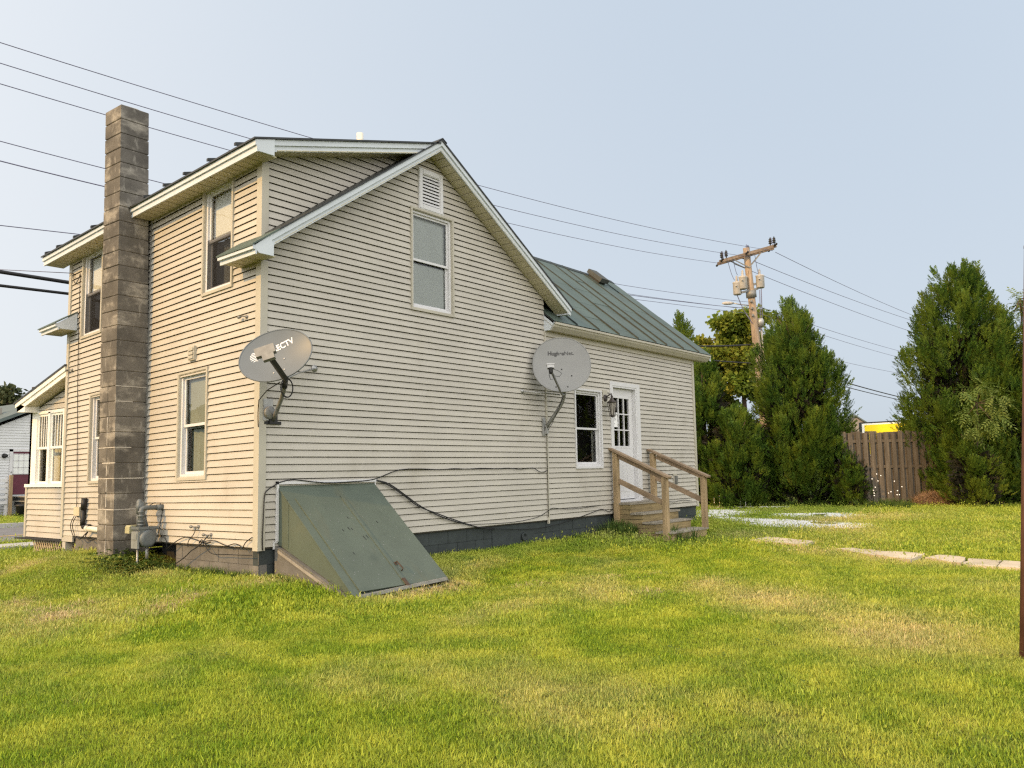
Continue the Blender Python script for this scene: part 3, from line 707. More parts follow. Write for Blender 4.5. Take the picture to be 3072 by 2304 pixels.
mb = MB(); pw = (gl[1] - gl[0]) / 3; ph = (gl[3] - gl[2]) / 3
for k in (1, 2): pbox(mb, PF, gl[0] + k * pw - .011, gl[0] + k * pw + .011, o - .03, o + .003, gl[2], gl[3])
for k in (1, 2): pbox(mb, PF, gl[0], gl[1], o - .029, o + .002, gl[2] + k * ph - .011, gl[2] + k * ph + .011)
mb.build('muntin', M_door, door)
for i in range(3):
    for k in range(3):
        mb = MB(); a, c = gl[0] + i * pw + .011, gl[2] + k * ph + .011
        mb.add([PF(a, o - .02, c), PF(a + pw - .022, o - .02, c), PF(a + pw - .022, o - .02, c + ph - .022), PF(a, o - .02, c + ph - .022)], [(0, 1, 2, 3)])
        mb.build('pane', M_glass, door)
mb = MB(); mb.lathe(PF(s0 + .06, o, 1.12), (0, -1, 0), [(0, .03), (.01, .03), (.02, .012), (.045, .012), (.05, .026), (.07, .026), (.078, .012)], 12); mb.build('door_knob', M_galv, door)
mb = MB(); mb.box((8.0, 1.2, .0), (9.2, 1.25, 2.4)); mb.build('inner_wall', M_dark, house)

# ---- roofs
def slab_roof(name, poly, th, m, wp=True, parent=None):
    mb = MB(); mb.prism(poly, (0, 0, -th)); return mb.build(name, m, parent or house, wp=wp)
YB = 5.17
PIPE, PIPEH = (2.195, .75, 5.35), .45
mr = slab_roof('main_roof', [(RX, -.315, RZ), (RX, YB, RZ), (6.115, YB, mainR(6.115)), (6.115, -.315, mainR(6.115))], .025, M_roofdark)
slab_roof('roof_panel', [(-.345, -.315, mainL(-.345)), (-.345, .41, mainL(-.345)), (.02, .41, mainL(.02)), (.02, -.315, mainL(.02))], .02, M_roofgreen, parent=mr)
slab_roof('roof_panel', [(.02, -.315, mainL(.02)), (.02, .0, mainL(.02)), (RX, .0, RZ), (RX, -.315, RZ)], .02, M_roofdark, parent=mr)
mb = MB(); mb.beam((RX - .09, -.32, RZ - .055), (RX - .09, YB, RZ - .055), (.09, 0, .065), (0, 0, .012)); mb.beam((RX, -.32, RZ + .01), (RX, YB, RZ + .01), (.09, 0, -.05), (0, 0, .012)); mb.build('ridge_cap', M_roofdark, mr, wp=True)
dr = slab_roof('dormer_roof', [(DX0 - .025, -.315, dormZ(DX0 - .025) + .012), (DX0 - .025, YB, dormZ(DX0 - .025) + .012), (2.80, YB, dormZ(2.80) + .012), (2.80, -.315, dormZ(2.80) + .012)], .022, M_roofdark)
for y in (.05, .62, 1.15, 1.62, 2.12, 3.02, 3.55, 4.08, 4.62, 5.0):
    mb = MB(); mb.beam((DX0 - .03, y, dormZ(DX0 - .03) + .010), (2.7, y, dormZ(2.7) + .010), (0, .03, 0), (0, 0, .036)); mb.build('roof_seam', M_roofdark, dr, wp=True)
# plumbing pipe through the dormer roof
mb = MB(); mb.lathe(PIPE, (0, 0, 1), [(0, .05), (PIPEH, .05), (PIPEH + .002, .043), (PIPEH - .02, .042)], 14); mb.build('vent_pipe', M_pvc, dr)

def fascia(p0, p1, out, h1=.072, h2=.075, set_=.022, wp=True, th=.02, m=M_fascia):
    """two stepped boards along the edge p0-p1 (top edge), 'out' = outward unit vector"""
    p0 = np.array(p0, float); p1 = np.array(p1, float); out = np.array(out, float)
    mb = MB(); mb.beam(p0 - (0, 0, h1), p1 - (0, 0, h1), -out * (th + set_), (0, 0, h1)); a = mb.build('fascia_board', m, house, wp=wp)
    q0, q1 = p0 - out * set_ - (0, 0, h1 + h2), p1 - out * set_ - (0, 0, h1 + h2)
    mb = MB(); mb.beam(q0, q1, -out * th, (0, 0, h2 - .001)); b = mb.build('fascia_board', m, house, wp=wp)
    return a, b
F_Y = -.30
# main gable rakes
fascia((-.10, F_Y, mainL(-.10) - .02), (RX, F_Y, RZ - .02), (0, -1, 0)); fascia((RX, F_Y, RZ - .02), (6.08, F_Y, mainR(6.08) - .02), (0, -1, 0))
# dormer rake and eave
fascia((-.06, F_Y + .012, dormZ(-.06) - .012), (2.76, F_Y + .012, dormZ(2.76) - .012), (0, -1, 0), .070, .072)
ez = DZ0 - .012
for (ya, yb) in ((F_Y, 2.56), (3.03, YB)):
    fascia((DX0, ya, ez), (DX0, yb, ez), (-1, 0, 0), .065, .072)
# eave stubs of the main roof: near and far
sz = mainL(-.335) - .014
for (ya, yb) in ((F_Y, .40), (4.60, YB - .02)):
    fascia((-.333, ya, sz), (-.333, yb, sz), (-1, 0, 0), .050, .052, .035)
# eave return boxes
def ret_box(pts, y, m=M_fascia, wp=True, th=.03):
    mb = MB(); mb.prism([(x, y, z) for x, z in pts], (0, th, 0)); return mb.build('eave_return', m, house, wp=wp)
ret_box([(-.30, sz - .0), (-.11, mainL(-.11) - .02), (-.05, 3.475), (-.05, 3.343), (-.253, 3.343), (-.30, 3.40)], F_Y - .002)
ret_box([(DX0 + .012, ez), (-.055, dormZ(-.055) - .014), (-.055, 4.540), (DX0 + .042, 4.535), (DX0 + .01, 4.61)], F_Y - .002)
ret_box([(-.30, sz), (-.02, mainL(-.02) - .02), (-.02, 3.343), (-.253, 3.343), (-.30, 3.40)], 4.598)
# stub roof on the far side
slab_roof('roof_panel', [(-.345, 4.59, mainL(-.345)), (-.345, YB, mainL(-.345)), (.02, YB, mainL(.02)), (.02, 4.59, mainL(.02))], .02, M_roofgreen, parent=mr)

# soffits: one panel each
def soffit_run(fn, ts, wp=True, gap=.013):
    me = None
    for i, (a, b) in enumerate(zip(ts[:-1], ts[1:])):
        mb = MB(); fn(mb, a + gap / 2, b - gap / 2, .0015 * (i % 2)); mb.build('soffit_panel', M_soffit, house, wp=wp)
def eave_soffit(y0, y1, x0, x1, z, n):
    soffit_run(lambda mb, a, b, j: mb.box((x0, a, z - .012 + j), (x1, b, z + j)), np.linspace(y0, y1, n + 1))
eave_soffit(F_Y + .03, 2.51, -.275, -.002, 4.550, 22); eave_soffit(3.03, YB, -.275, -.002, 4.550, 17)
eave_soffit(F_Y + .03, .40, -.25, -.002, 3.356, 5); eave_soffit(4.63, YB - .02, -.25, -.002, 3.356, 4)
def rake_soffit(x0, x1, zf, n, y1=-.002, drop=.155):
    def fn(mb, a, b, j):
        za, zb = zf(a) - drop, zf(b) - drop
        mb.beam((a, F_Y + .02, za + j), (b, F_Y + .02, zb + j), (0, y1 - F_Y - .02, 0), (0, 0, .012))
    soffit_run(fn, np.linspace(x0, x1, n + 1))
rake_soffit(-.03, RX, mainL, 26); rake_soffit(RX, 6.06, mainR, 27)
rake_soffit(.0, 2.62, dormZ, 22, drop=.150)
mb = MB(); mb.box((6.0, F_Y + .01, mainR(6.06) - .155), (6.075, .0, mainR(6.06) - .13)); mb.build('eave_return', M_fascia, house)
# dark frieze strip under the dormer eave
# ---- wing roof
OV = .235; WZ = lambda y: 3.335 + (y + OV) * .815; WY = 2.33; XE2 = 11.76
wr = thing('placeholder', None, None) if False else None
mb = MB(); mb.prism([(X_W, -OV + .02, WZ(-OV + .02) - .012), (XE2 - .02, -OV + .02, WZ(-OV + .02) - .012), (XE2 - .02, WY, WZ(WY) - .012), (3.3, WY, WZ(WY) - .012), (X_W, .45, WZ(.45) - .012)], (0, 0, -.05))
mb.prism([(X_W, 4.9, WZ(-OV)), (XE2, 4.9, WZ(-OV)), (XE2, WY, WZ(WY)), (3.3, WY, WZ(WY))][::-1], (0, 0, -.03))
wroof = mb.build('wing_roof', M_roofdark, house)
seams = [X_W, 6.342, 7.06, 7.76, 8.478, 9.199, 9.659, 10.405, 11.141, XE2]
laps = {1: [.40, 1.9], 2: [.18, 1.55], 3: [.72], 4: [.86, 1.30], 5: [1.75], 6: [.90], 7: [.39, 2.0], 8: [1.35]}
for i in range(9):
    xa, xb = seams[i], seams[i + 1]; ys = [-OV] + laps.get(i, []) + [WY]
    for k in range(len(ys) - 1):
        y0, y1 = ys[k], ys[k + 1] ; up = .006 * k + .0015 * (i % 2)
        xl = xa if i else X_W
        P = []
        def bx(y): return xa
        mb = MB(); e = .012 if k else 0
        n = 5
        for q in range(n):
            ya = y0 - e + (y1 - y0 + e) * q / n; yb = y0 - e + (y1 - y0 + e) * (q + 1) / n
            wv = lambda y, s: up + .003 * math.sin(y * 5 + i * 2 + s)
            mb.beam((xl, ya, WZ(ya) + wv(ya, 0)), (xb, ya, WZ(ya) + wv(ya, 1)), (0, yb - ya, (yb - ya) * .815), (0, 0, .004))
        mb.build('roof_panel', M_roofgreen, wroof)
    if 0 < i:
        mb = MB(); mb.beam((xa - .011, -OV - .004, WZ(-OV) + .0), (xa - .011, WY, WZ(WY)), (.022, 0, 0), (0, 0, .034)); mb.build('roof_seam', M_seam, wroof)
# upper left panels reach in under the main roof
mb = MB(); mb.prism([(X_W, .42, WZ(.42) + .003), (X_W, WY, WZ(WY) + .003), (3.3, WY, WZ(WY) + .003)], (0, 0, -.01)); mb.build('roof_panel', M_roofgreen, wroof)
for xa, yb in ((5.0, .9), (4.3, 1.5)):
    mb = MB(); mb.beam((xa - .011, yb, WZ(yb)), (xa - .011, WY, WZ(WY)), (.022, 0, 0), (0, 0, .034)); mb.build('roof_seam', M_seam, wroof)
mb = MB(); mb.beam((3.2, WY - .10, WZ(WY - .10) + .008), (XE2, WY - .10, WZ(WY - .10) + .008), (0, .10, .0815), (0, 0, .02)); mb.beam((3.2, WY, WZ(WY) + .008), (XE2, WY, WZ(WY) + .008), (0, .1, -.08), (0, 0, .02)); mb.build('ridge_cap', M_seam, wroof)
# box vent near the ridge
mb = MB(); c = V(10.72, 2.12, WZ(2.12)); sl_ = nrm((0, 1, .815)); up = nrm((0, -.815, 1))
mb.beam(c - V(.17, 0, 0) - sl_ * .24 + up * .06, c + V(.17, 0, 0) - sl_ * .24 + up * .06, sl_ * .46, up * .10); 
rv = mb.build('roof_vent', M_ventgrey, house)
mb = MB(); mb.beam(c - V(.13, 0, 0) - sl_ * .20, c + V(.13, 0, 0) - sl_ * .20, sl_ * .36, up * .06); mb.build('vent_throat', M_black, rv)
# wing eave fascia (sloped gutter board), soffit, end box
mb = MB(); mb.prism([(X_W + .03, -OV + .008, 3.316), (X_W + .03, -OV + .03, 3.25), (X_W + .03, -.140, 3.187), (X_W + .03, -.11, 3.187), (X_W + .03, -.11, 3.32)], (XE2 - X_W - .04, 0, 0)); mb.build('fascia_board', M_trim, house)
mb = MB(); mb.prism([(X_W + .04, -OV - .004, 3.322), (X_W + .04, -OV - .002, 3.285), (X_W + .04, -OV + .03, 3.275), (X_W + .04, -OV + .05, 3.33)], (XE2 - X_W - .05, 0, 0)); mb.build('drip_edge', M_trim, house)
mb = MB(); mb.prism([(X_W + .0, 0, 3.49), (X_W + .0, -OV + .01, 3.312), (X_W + .0, -.13, 3.187), (X_W + .0, -.0, 3.19)], (.035, 0, 0)); mb.build('eave_return', M_fascia, house)
mb = MB(); mb.beam((X_W - .004, 0.0, 3.40), (X_W - .004, -.19, 3.25), (.004, 0, 0), (0, 0, .008)); mb.build('return_joint', M_trim, house)
for i in range(62):
    a = X_W + .04 + i * (XE2 - X_W - .06) / 62
    mb = MB(); mb.box((a + .006, -.12, 3.188), (a + .098 - .006, -.004, 3.196)); mb.build('soffit_panel', M_soffit, house)
mb = MB(); mb.box((X_W + .03, -.03, 3.10), (X_E, -.004, 3.187)); mb.build('frieze_trim', M_trim, house)
# right rake of the wing
mb = MB(); mb.beam((XE2 - .03, -OV + .01, WZ(-OV) - .14), (XE2 - .03, WY, WZ(WY) - .14), (.025, 0, 0), (0, 0, .13)); mb.build('fascia_board', M_fascia, house)

# ---- chimney
chim = thing('chimney_anchor', None, None) if False else None
CY0, CY1 = 2.515, 2.94
def cxf(z): return -.415 - .0115 * z
def cxb(z): return .02 - .0235 * max(0, z - 1.0)
mb = MB()
mb.prism([(cxf(-.35) + .014, CY0 + .012, -.35), (cxf(-.35) + .014, CY1 - .012, -.35), (.14, CY1 - .012, -.35), (.14, CY0 + .012, -.35)], (0, 0, .0)) if False else None
zb, zt = -.42, 5.835
mb.add([(cxf(zb) + .012, CY0 + .010, zb), (cxf(zb) + .012, CY1 - .010, zb), (cxb(zb) - .03, CY1 - .010, zb), (cxb(zb) - .03, CY0 + .010, zb),
        (cxf(zt) + .012, CY0 + .010, zt), (cxf(zt) + .012, CY1 - .010, zt), (cxb(zt) - .015, CY1 - .010, zt), (cxb(zt) - .015, CY0 + .010, zt)],
       [(3, 2, 1, 0), (4, 5, 6, 7), (0, 1, 5, 4), (1, 2, 6, 5), (2, 3, 7, 6), (3, 0, 4, 7)])
chim = mb.build('chimney', M_mortardk, house)
rc = np.random.default_rng(11); ch = (5.853 + .39) / 31
mo = MB()
for k in range(31):
    z0 = -.39 + k * ch; g_ = .0035
    halves = [(CY0, CY1)] if not (k < 12 and k % 1 == 0) else [(CY0, CY0 + .205 + rc.uniform(-.02, .02)), None]
    if halves[-1] is None: halves[1] = (halves[0][1] + .008, CY1)
    for hi_, (ya, yb) in enumerate(halves):
        dx = rc.uniform(-.003, .003); mb = MB(); za, zb2 = z0 + g_, z0 + ch - g_
        xa, xb = cxf(za) + dx, cxf(zb2) + dx
        j = rc.uniform(-.002, .002, 8); b = .007
        # bevelled block: ring at bottom, middle pair, top
        def ring(z, x, s): return [(x + s, ya + s * (1 if hi_ == 0 else 0), z), (x + s, yb - s * (1 if hi_ == len(halves) - 1 else 0), z), (cxb(z) - s, yb - s * (1 if hi_ == len(halves) - 1 else 0), z), (cxb(z) - s, ya + s * (1 if hi_ == 0 else 0), z)]
        vs = ring(za, xa, b) + ring(za + b, xa, 0) + ring(zb2 - b, xb, 0) + ring(zb2, xb, b)
        fs = [(3, 2, 1, 0), (12, 13, 14, 15)]
        for r_ in range(3):
            for q in range(4): fs.append((r_ * 4 + q, r_ * 4 + (q + 1) % 4, (r_ + 1) * 4 + (q + 1) % 4, (r_ + 1) * 4 + q))
        mb.add(vs, fs); mb.build('chimney_block', M_block, chim)
    if k in (2, 4, 5, 6, 7, 8, 11, 12):     # smeared pale mortar beads
        z = z0; xx = cxf(z)
        if k in (4, 6, 8, 11, 12): mo.box((xx - .003, CY0 - .004, z - .006), (-.01 - .1 * (k % 3), CY0 + .004, z + .007))
        if k in (4, 6, 7, 8): mo.box((xx - .004, CY0 - .002, z - .006), (xx + .01, CY1 - .1 * (k % 2), z + .007))
for k in (0, 1, 2, 3, 4, 5, 6, 8, 9):
    z0 = -.39 + k * ch; y = CY0 + .209; mo.box((cxf(z0) - .004, y - .006, z0 + .03), (cxf(z0) + .01, y + .007, z0 + ch))
mo.build('mortar_joint', M_mortar, chim)
mb = MB(); mb.prism([(-.44, CY0 + .05, 5.85), (-.25, CY0 + .03, 5.85), (-.16, CY0 + .06, 5.85), (-.16, CY1 - .05, 5.85), (-.44, CY1 - .05, 5.85)], (0, 0, .018)); mb.build('chimney_crown', M_mortar, chim)

# ---- foundation
def foundation(name, P, u0, u1, z0, z1, m, mm, bl=.40, bh=.20, seed=1, inset=.03):
    rg = np.random.default_rng(seed); mb = MB(); pbox(mb, P, u0, u1, -.14, -inset - .012, z0, z1); f = mb.build(name, mm, house)
    r = 0; z = z1
    while z > z0 + .02:
        za = max(z - bh, z0); u = u0 - (bl / 2 if r % 2 else 0)
        while u < u1 - .01:
            a, b = max(u, u0), min(u + bl, u1)
            if b - a > .02:
                mb = MB(); oo = -inset + rg.uniform(-.002, .002); pbox(mb, P, a + .0015, b - .0015, -.12, oo - .003, za + .0015, z - .0015)
                pbox(mb, P, a + .005, b - .005, oo - .003, oo, za + .005, z - .005)
                mb.build('foundation_block', m, f)
            u += bl
        z = za; r += 1
    return f
foundation('foundation', PL, -.0 + .03, 1.78, -.6, -.004, M_foundL, M_foundL, seed=2)
foundation('foundation', PL, 2.96, 4.53, -.6, -.03, M_foundL, M_foundL, bl=.8, bh=.45, seed=3)
foundation('foundation', PF, .03, X_E, -.65, -.004, M_foundD, M_foundD, seed=4)
mb = MB(); pbox(mb, PL, 1.8, 2.5, -.3, -.25, -.6, 0); mb.build('crawl_opening', M_dark, house)
mb = MB(); pbox(mb, PF, 4.22, 5.28, -.026, -.018, -.33, -.03); mb.lathe(PF(5.0, -.018, -.23), (0, -1, 0), [(0, .065), (.035, .065), (.035, .048), (.005, .046)], 16); mb.build('cleanout_panel', M_foundD, house)
mb = MB(); mb.box((.05, .06, -.6), (.10, 1.78, -.01)); mb.build('foundation_core', M_dark, house)

# ---- porch on the far end
porch = thing('x', None, None) if False else None
PYE = 6.63
mb = MB(); pbox(mb, PP, Y_L, PYE, -.1, 0, -.11, .70); pbox(mb, PP, Y_L, PYE, -.1, 0, 1.93, 2.36)
pbox(mb, PP, 6.46, PYE, -.1, 0, .70, 1.93)
pw_ = mb.build('porch_wall', M_backing, house)
siding(pw_, PP, -.10, 9, lambda z: Y_L + .03, lambda z: PYE - .02, [], M_siding, 8, step=.0885, wp=False, seams=False)
prk = lambda y: 2.081 + (6.58 - y) * .268
siding(pw_, PP, 1.94, 6, lambda z: Y_L + .03, lambda z: min(6.5, 6.58 - (z + .18 - 2.081) / .268), [], M_siding, 9, step=.0885, wp=False, seams=False)
mb = MB(); pbox(mb, PP, PYE - .03, PYE + .03, -.05, .028, -.12, .70); mb.build('corner_trim', M_trim, house)
mb = MB(); pbox(mb, PP, Y_L, PYE + .02, -.06, .05, .70, .75); mb.build('porch_sill', M_porchwhite, house)
mb = MB()
for (a, b, c, d) in ((6.32, 6.50, .75, 1.93), (5.845, 5.925, .75, 1.90), (Y_L, 5.42, .75, .752), (5.845, 6.32, 1.88, 1.93), (Y_L, 5.845, 1.88, 1.93), (Y_L, 5.40, .75, 1.88)):
    pbox(mb, PP, a, b, -.05, .024, c, d)
pf = mb.build('porch_window', M_porchwhite, house)
for (a, b) in ((5.925, 6.32), (5.40, 5.845)):
    for nm, c, d, oo in (('u', 1.31, 1.88, -.0), ('l', .752, 1.34, -.02)):
        mb = MB(); s = .038
        for (e, f_, g2, h2) in ((a, a + s, c, d), (b - s, b, c, d), (a + s, b - s, d - s, d), (a + s, b - s, c, c + s)):
            pbox(mb, PP, e, f_, oo - .025, oo, g2, h2)
        if nm == 'u':
            for q in (1, 2, 3):
                u = a + s + (b - a - 2 * s) * q / 4; pbox(mb, PP, u - .009, u + .009, oo - .02, oo - .003, c + s, d - s)
        mb.build('sash', M_porchwhite, pf)
        mb = MB(); mb.add([PP(a + s, oo - .012, c + s), PP(b - s, oo - .012, c + s), PP(b - s, oo - .012, d - s), PP(a + s, oo - .012, d - s)], [(3, 2, 1, 0)]); mb.build('pane', M_glass, pf)
    mb = MB(); vs = []
    for q in range(21):
        u = a + (b - a) * q / 20; oo = -.2 + .015 * math.sin(q * 2.1); vs += [PP(u, oo, .76), PP(u, oo, 1.88)]
    mb.add(vs, [(2 * q, 2 * q + 2, 2 * q + 3, 2 * q + 1) for q in range(20)], True); mb.build('curtain', M_blind, pf)
# porch roof rake
mb = MB(); mb.beam((-.05, 4.88, prk(4.88) - .075), (-.05, 6.62, prk(6.62) - .075), (.03, 0, 0), (0, 0, .07)); mb.build('fascia_board', M_porchwhite, house)
mb = MB(); mb.beam((-.03, 4.88, prk(4.88) - .15), (-.03, 6.60, prk(6.60) - .15), (.02, 0, 0), (0, 0, .075)); mb.build('fascia_board', M_porchwhite, house)
mb = MB(); mb.prism([(-.065, 4.86, prk(4.86) + .02), (2.5, 4.86, prk(4.86) + .02), (2.5, 6.66, prk(6.66) + .02), (-.065, 6.66, prk(6.66) + .02)], (0, 0, -.025)); mb.build('porch_roof', M_roofdark, house)
for i in range(15):
    a = 4.88 + i * .115; b = a + .111; mb = MB(); mb.beam((-.01, a, prk(a) - .150), (-.01, b, prk(b) - .150), (.21, 0, 0), (0, 0, .01)); mb.build('soffit_panel', M_soffit, house)
mb = MB(); mb.prism([(-.03, 6.60, prk(6.60)), (-.03, 6.60, 1.93), (-.03, 6.30, 1.91), (-.03, 6.30, prk(6.3) - .15)], (.24, 0, 0)); mb.build('eave_return', M_porchwhite, house)
mb = MB(); mb.box((.2, PYE - .1, -.11), (2.5, PYE, 2.0)); mb.build('rear_wall', M_siding, house)
# lattice skirt under the porch
lat = thing('y', None, None) if False else None
mb = MB(); mb.box((.16, 4.56, -.36), (.175, 6.17, -.11)); lt = mb.build('lattice_skirt', M_dark, house)
for i in range(24):
    for sgn in (1, -1):
        y = 4.50 + i * .078; z0, z1 = -.36, -.115; dy = (z1 - z0) * .62 * sgn
        ya, yb = (y, y + dy) if sgn > 0 else (y + .15, y + .15 + dy)
        if min(ya, yb) < 4.55 or max(ya, yb) > 6.18: continue
        x = .10 if sgn > 0 else .112
        mb = MB(); mb.beam((x, ya - .016, z0), (x, yb - .016, z1), (0, .032, 0), (.008, 0, 0)); mb.build('lattice_strip', M_lattice, lt)
mb = MB(); pbox(mb, PL, 4.53, Y_L, -.01, .012, -.10, -.004); mb.build('skirt_board', M_siding, house)
mb = MB(); mb.box((.02, 4.54, -.12), (2.4, PYE, -.105)); mb.build('porch_floor', M_dark, house)

# ------------------------------------------------------------------ BULKHEAD
BX0, BX1 = .25, 1.744; BS = .878; bz = lambda y: .714 + y * BS
bh = thing('cellar_bulkhead', 'green painted metal cellar bulkhead sloping down from the gable wall', 'cellar door', (1.0, -.7, -.5))
nb = nrm((0, -BS, 1)); tb = nrm((0, -1, -BS))
mb = MB(); mb.prism([(BX0, -.018, bz(-.018) - .006), (BX0, -1.345, bz(-1.345) - .006), (BX0, -1.345, -.50), (BX0, -.19, -.04), (BX0, -.018, .03)], (.012, 0, 0))
mb.build('side_panel', M_green, bh)
mb = MB(); mb.prism([(BX1, -.018, bz(-.018) - .006), (BX1, -1.345, bz(-1.345) - .006), (BX1, -1.345, -.50), (BX1, -.19, -.04), (BX1, -.018, .03)], (-.012, 0, 0)); mb.build('side_panel', M_green, bh)
mb = MB(); mb.box((BX0 - .004, -.225, -.02), (BX0, -.205, .50)); mb.build('side_seam', M_green, bh)
mb = MB(); mb.beam((BX0 - .012, -.018, bz(-.018)), (BX1 + .012, -.018, bz(-.018)), tb * .26, -nb * .012); mb.build('header_panel', M_green, bh)
def on_slope(y, h=0): return V(0, y, bz(y)) + nb * h
# frame stile on the left, leaves
mb = MB(); p = on_slope(-.205, -.012); mb.beam(p + V(BX0 - .012, 0, 0), p + V(BX0 + .115, 0, 0), tb * 1.52, nb * .012); mb.build('door_frame', M_green, bh)
mb = MB(); p = on_slope(-.2, -.03); mb.beam(p + V(BX0 + .1, 0, 0), p + V(BX1 - .0, 0, 0), tb * 1.5, nb * .012); mb.build('door_frame', M_green, bh)
for nm, xa, xb, h in (('l', BX0 + .105, 1.035, .014), ('r', 1.045, BX1 - .008, .010)):
    mb = MB(); ys = np.linspace(0, 1.50, 9); 
    for q in range(8):
        p = on_slope(-.195, 0) + tb * ys[q]; w = .003 * math.sin(q * 1.7 + (nm == 'r'))
        mb.beam(p + V(xa, 0, 0), p + V(xb, 0, 0), tb * (ys[q + 1] - ys[q]) , nb * h)
    if nm == 'l':
        p = on_slope(-.195, 0); mb.beam(p + V(xb - .012, 0, 0), p + V(xb + .03, 0, 0), tb * 1.50, nb * (h + .008))
    leaf = mb.build('door_leaf', M_green, bh)
    if nm == 'l':
        p = on_slope(-1.26, .024); mb = MB(); mb.beam(p + V(1.02, 0, 0), p + V(1.065, 0, 0), tb * .12, nb * .012); mb.build('rusty_catch', M_rust, leaf)
    else:
        a = on_slope(-1.075, .012) + V(1.11, 0, 0); b = on_slope(-1.165, .012) + V(1.125, 0, 0)
        mb = MB(); mb.tube([a, a + nb * .035, b + nb * .035, b], .008, 8); mb.beam(a - V(.015, 0, 0) - tb * .02, a + V(.02, 0, 0) - tb * .02, tb * .05, nb * .004); mb.build('door_handle', M_rust, leaf)
mb = MB()
for i in range(150):
    y = -rc.uniform(.25, 1.3); x = rc.uniform(BX0 + .13, BX1 - .02); r_ = rc.uniform(.003, .007); p = on_slope(y, .0155) + V(x, 0, 0)
    if 1.0 < x < 1.08: continue
    h_ = 0 if x < 1.04 else -.004
    p = p + nb * h_; mb.add([p + V(-r_, 0, 0), p + tb * r_, p + V(r_ * .8, 0, 0), p - tb * r_ * .7], [(0, 1, 2, 3)])
mb.build('paint_chips', M_galv, bh, kind='stuff')
mb = MB()
for (x, y, l) in ((.80, -.60, .05), (.84, -.615, .03), (.93, -.72, .07), (.98, -.715, .05), (.70, -.62, .03), (.90, -.47, .03), (1.3, -.55, .03), (.62, -.9, .03)):
    p = on_slope(y, .0156) + V(x, 0, 0) + nb * (0 if x < 1.04 else -.004); mb.add([p + V(-.006, 0, 0), p + tb * l + V(.004, 0, 0), p + tb * l * .9 + V(.011, 0, 0), p + V(.006, 0, 0) - tb * .008], [(0, 1, 2, 3)])
mb.build('scratch_marks', M_black, bh, kind='stuff')
mb = MB(); p = on_slope(-1.345, -.0); mb.beam((BX0 + .0, -1.36, -.50), (BX1 - .05, -1.33, -.46), (0, -.035, 0), (0, 0, .035)); mb.build('front_plate', M_galv, bh)
for x0, x1, nm in ((BX0 - .045, BX0 + .06, 'curb'), (BX1 - .09, BX1 - .012, 'curb')):
    mb = MB(); mb.prism([(x0, -.03, .0), (x0, -.19, -.045), (x0, -1.36, -.515), (x0, -1.40, -.54), (x0, -1.40, -.75), (x0, -.03, -.75)], (x1 - x0, 0, 0)); mb.build('curb', M_foundL, bh)
mb = MB(); mb.box((BX0, -1.40, -.75), (BX1 - .05, -1.36, -.505)); mb.build('curb', M_concrete, bh)
mb = MB(); mb.prism([(BX0 - .05, -.10, -.035), (BX0 - .05, -1.36, -.54), (BX0 - .05, -1.36, -.575), (BX0 - .05, -.10, -.07)], (-.008, 0, 0)); mb.build('curb_lip', M_concrete, bh)
# white flashing round the bulkhead
mb = MB(); mb.box((BX0 - .032, -.045, .056), (BX0 - .004, -.0175, .75)); mb.box((BX0 - .032, -.045, .715), (BX1 + .03, -.0175, .75)); mb.box((BX0 - .065, -.034, .04), (BX0 - .004, -.0175, .056)); mb.box((BX0 - .065, -.034, -.03), (BX0 - .048, -.0175, .04))
mb.box((BX1 + .012, -.034, .66), (BX1 + .03, -.0175, .722)); mb.build('flashing', M_white, bh)

# ------------------------------------------------------------------ STEPS
st = thing('wooden_steps', 'weathered wooden back steps with two handrails below the white door', 'steps', (8.4, -.6, -.4))
XL, XR = 7.70, 9.12
lev = [(.20, -.035, -.42), (.02, -.40, -.66), (-.145, -.64, -.92), (-.305, -.90, -1.24)]
for i, (z, ya, yb) in enumerate(lev):
    n = 2 if i else 3; w = (ya - yb) / n
    for k in range(n):
        mb = MB(); mb.box((XL - .03 + rc.uniform(-.004, .004), yb + k * w + .003, z - .034 + rc.uniform(-.002, .002)), (XR + .02 + rc.uniform(-.004, .004), yb + (k + 1) * w - .003, z + rc.uniform(-.0015, .0015))); mb.build('tread', M_tread, st)
    zb_ = (lev[i + 1][0] if i < 3 else -.47); mb = MB(); mb.box((XL + .03, yb + .025, zb_ + .0), (XR - .03, yb + .055, z - .036)); mb.build('riser', M_woodh, st)
    for xs_, xe in ((XL + .0, XL + .032), (XR - .04, XR - .008)):
        zz = (zb_ - .036 + z - .038) / 2
        for za_, zc_ in ((zb_ - .032, zz - .004), (zz + .004, z - .040)):
            mb = MB(); mb.box((xs_ + rc.uniform(-.004, .004), yb + .03, za_), (xe, -.03, zc_)); mb.build('side_board', M_woodh, st)
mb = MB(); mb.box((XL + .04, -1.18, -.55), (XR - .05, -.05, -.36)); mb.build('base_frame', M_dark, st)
def post(x, y, z0, z1, s=.095, lean=0):
    mb = MB(); b = .006
    r0 = lambda z, k, dx=0: [(x - s / 2 + k + dx, y - s / 2 + k, z), (x + s / 2 - k + dx, y - s / 2 + k, z), (x + s / 2 - k + dx, y + s / 2 - k, z), (x - s / 2 + k + dx, y + s / 2 - k, z)]
    mb.add(r0(z0, 0) + r0(z1, 0, lean), [(3, 2, 1, 0), (4, 5, 6, 7), (0, 1, 5, 4), (1, 2, 6, 5), (2, 3, 7, 6), (3, 0, 4, 7)])
    return mb.build('post', M_wood, st)
XA, XC = 7.685, 9.10
post(XA, -.12, -.42, 1.135); post(XA, -1.12, -.50, .665, lean=.004); post(XC, -.12, .20, 1.125); post(XC, -1.19, -.305, .665)
rs = -.476
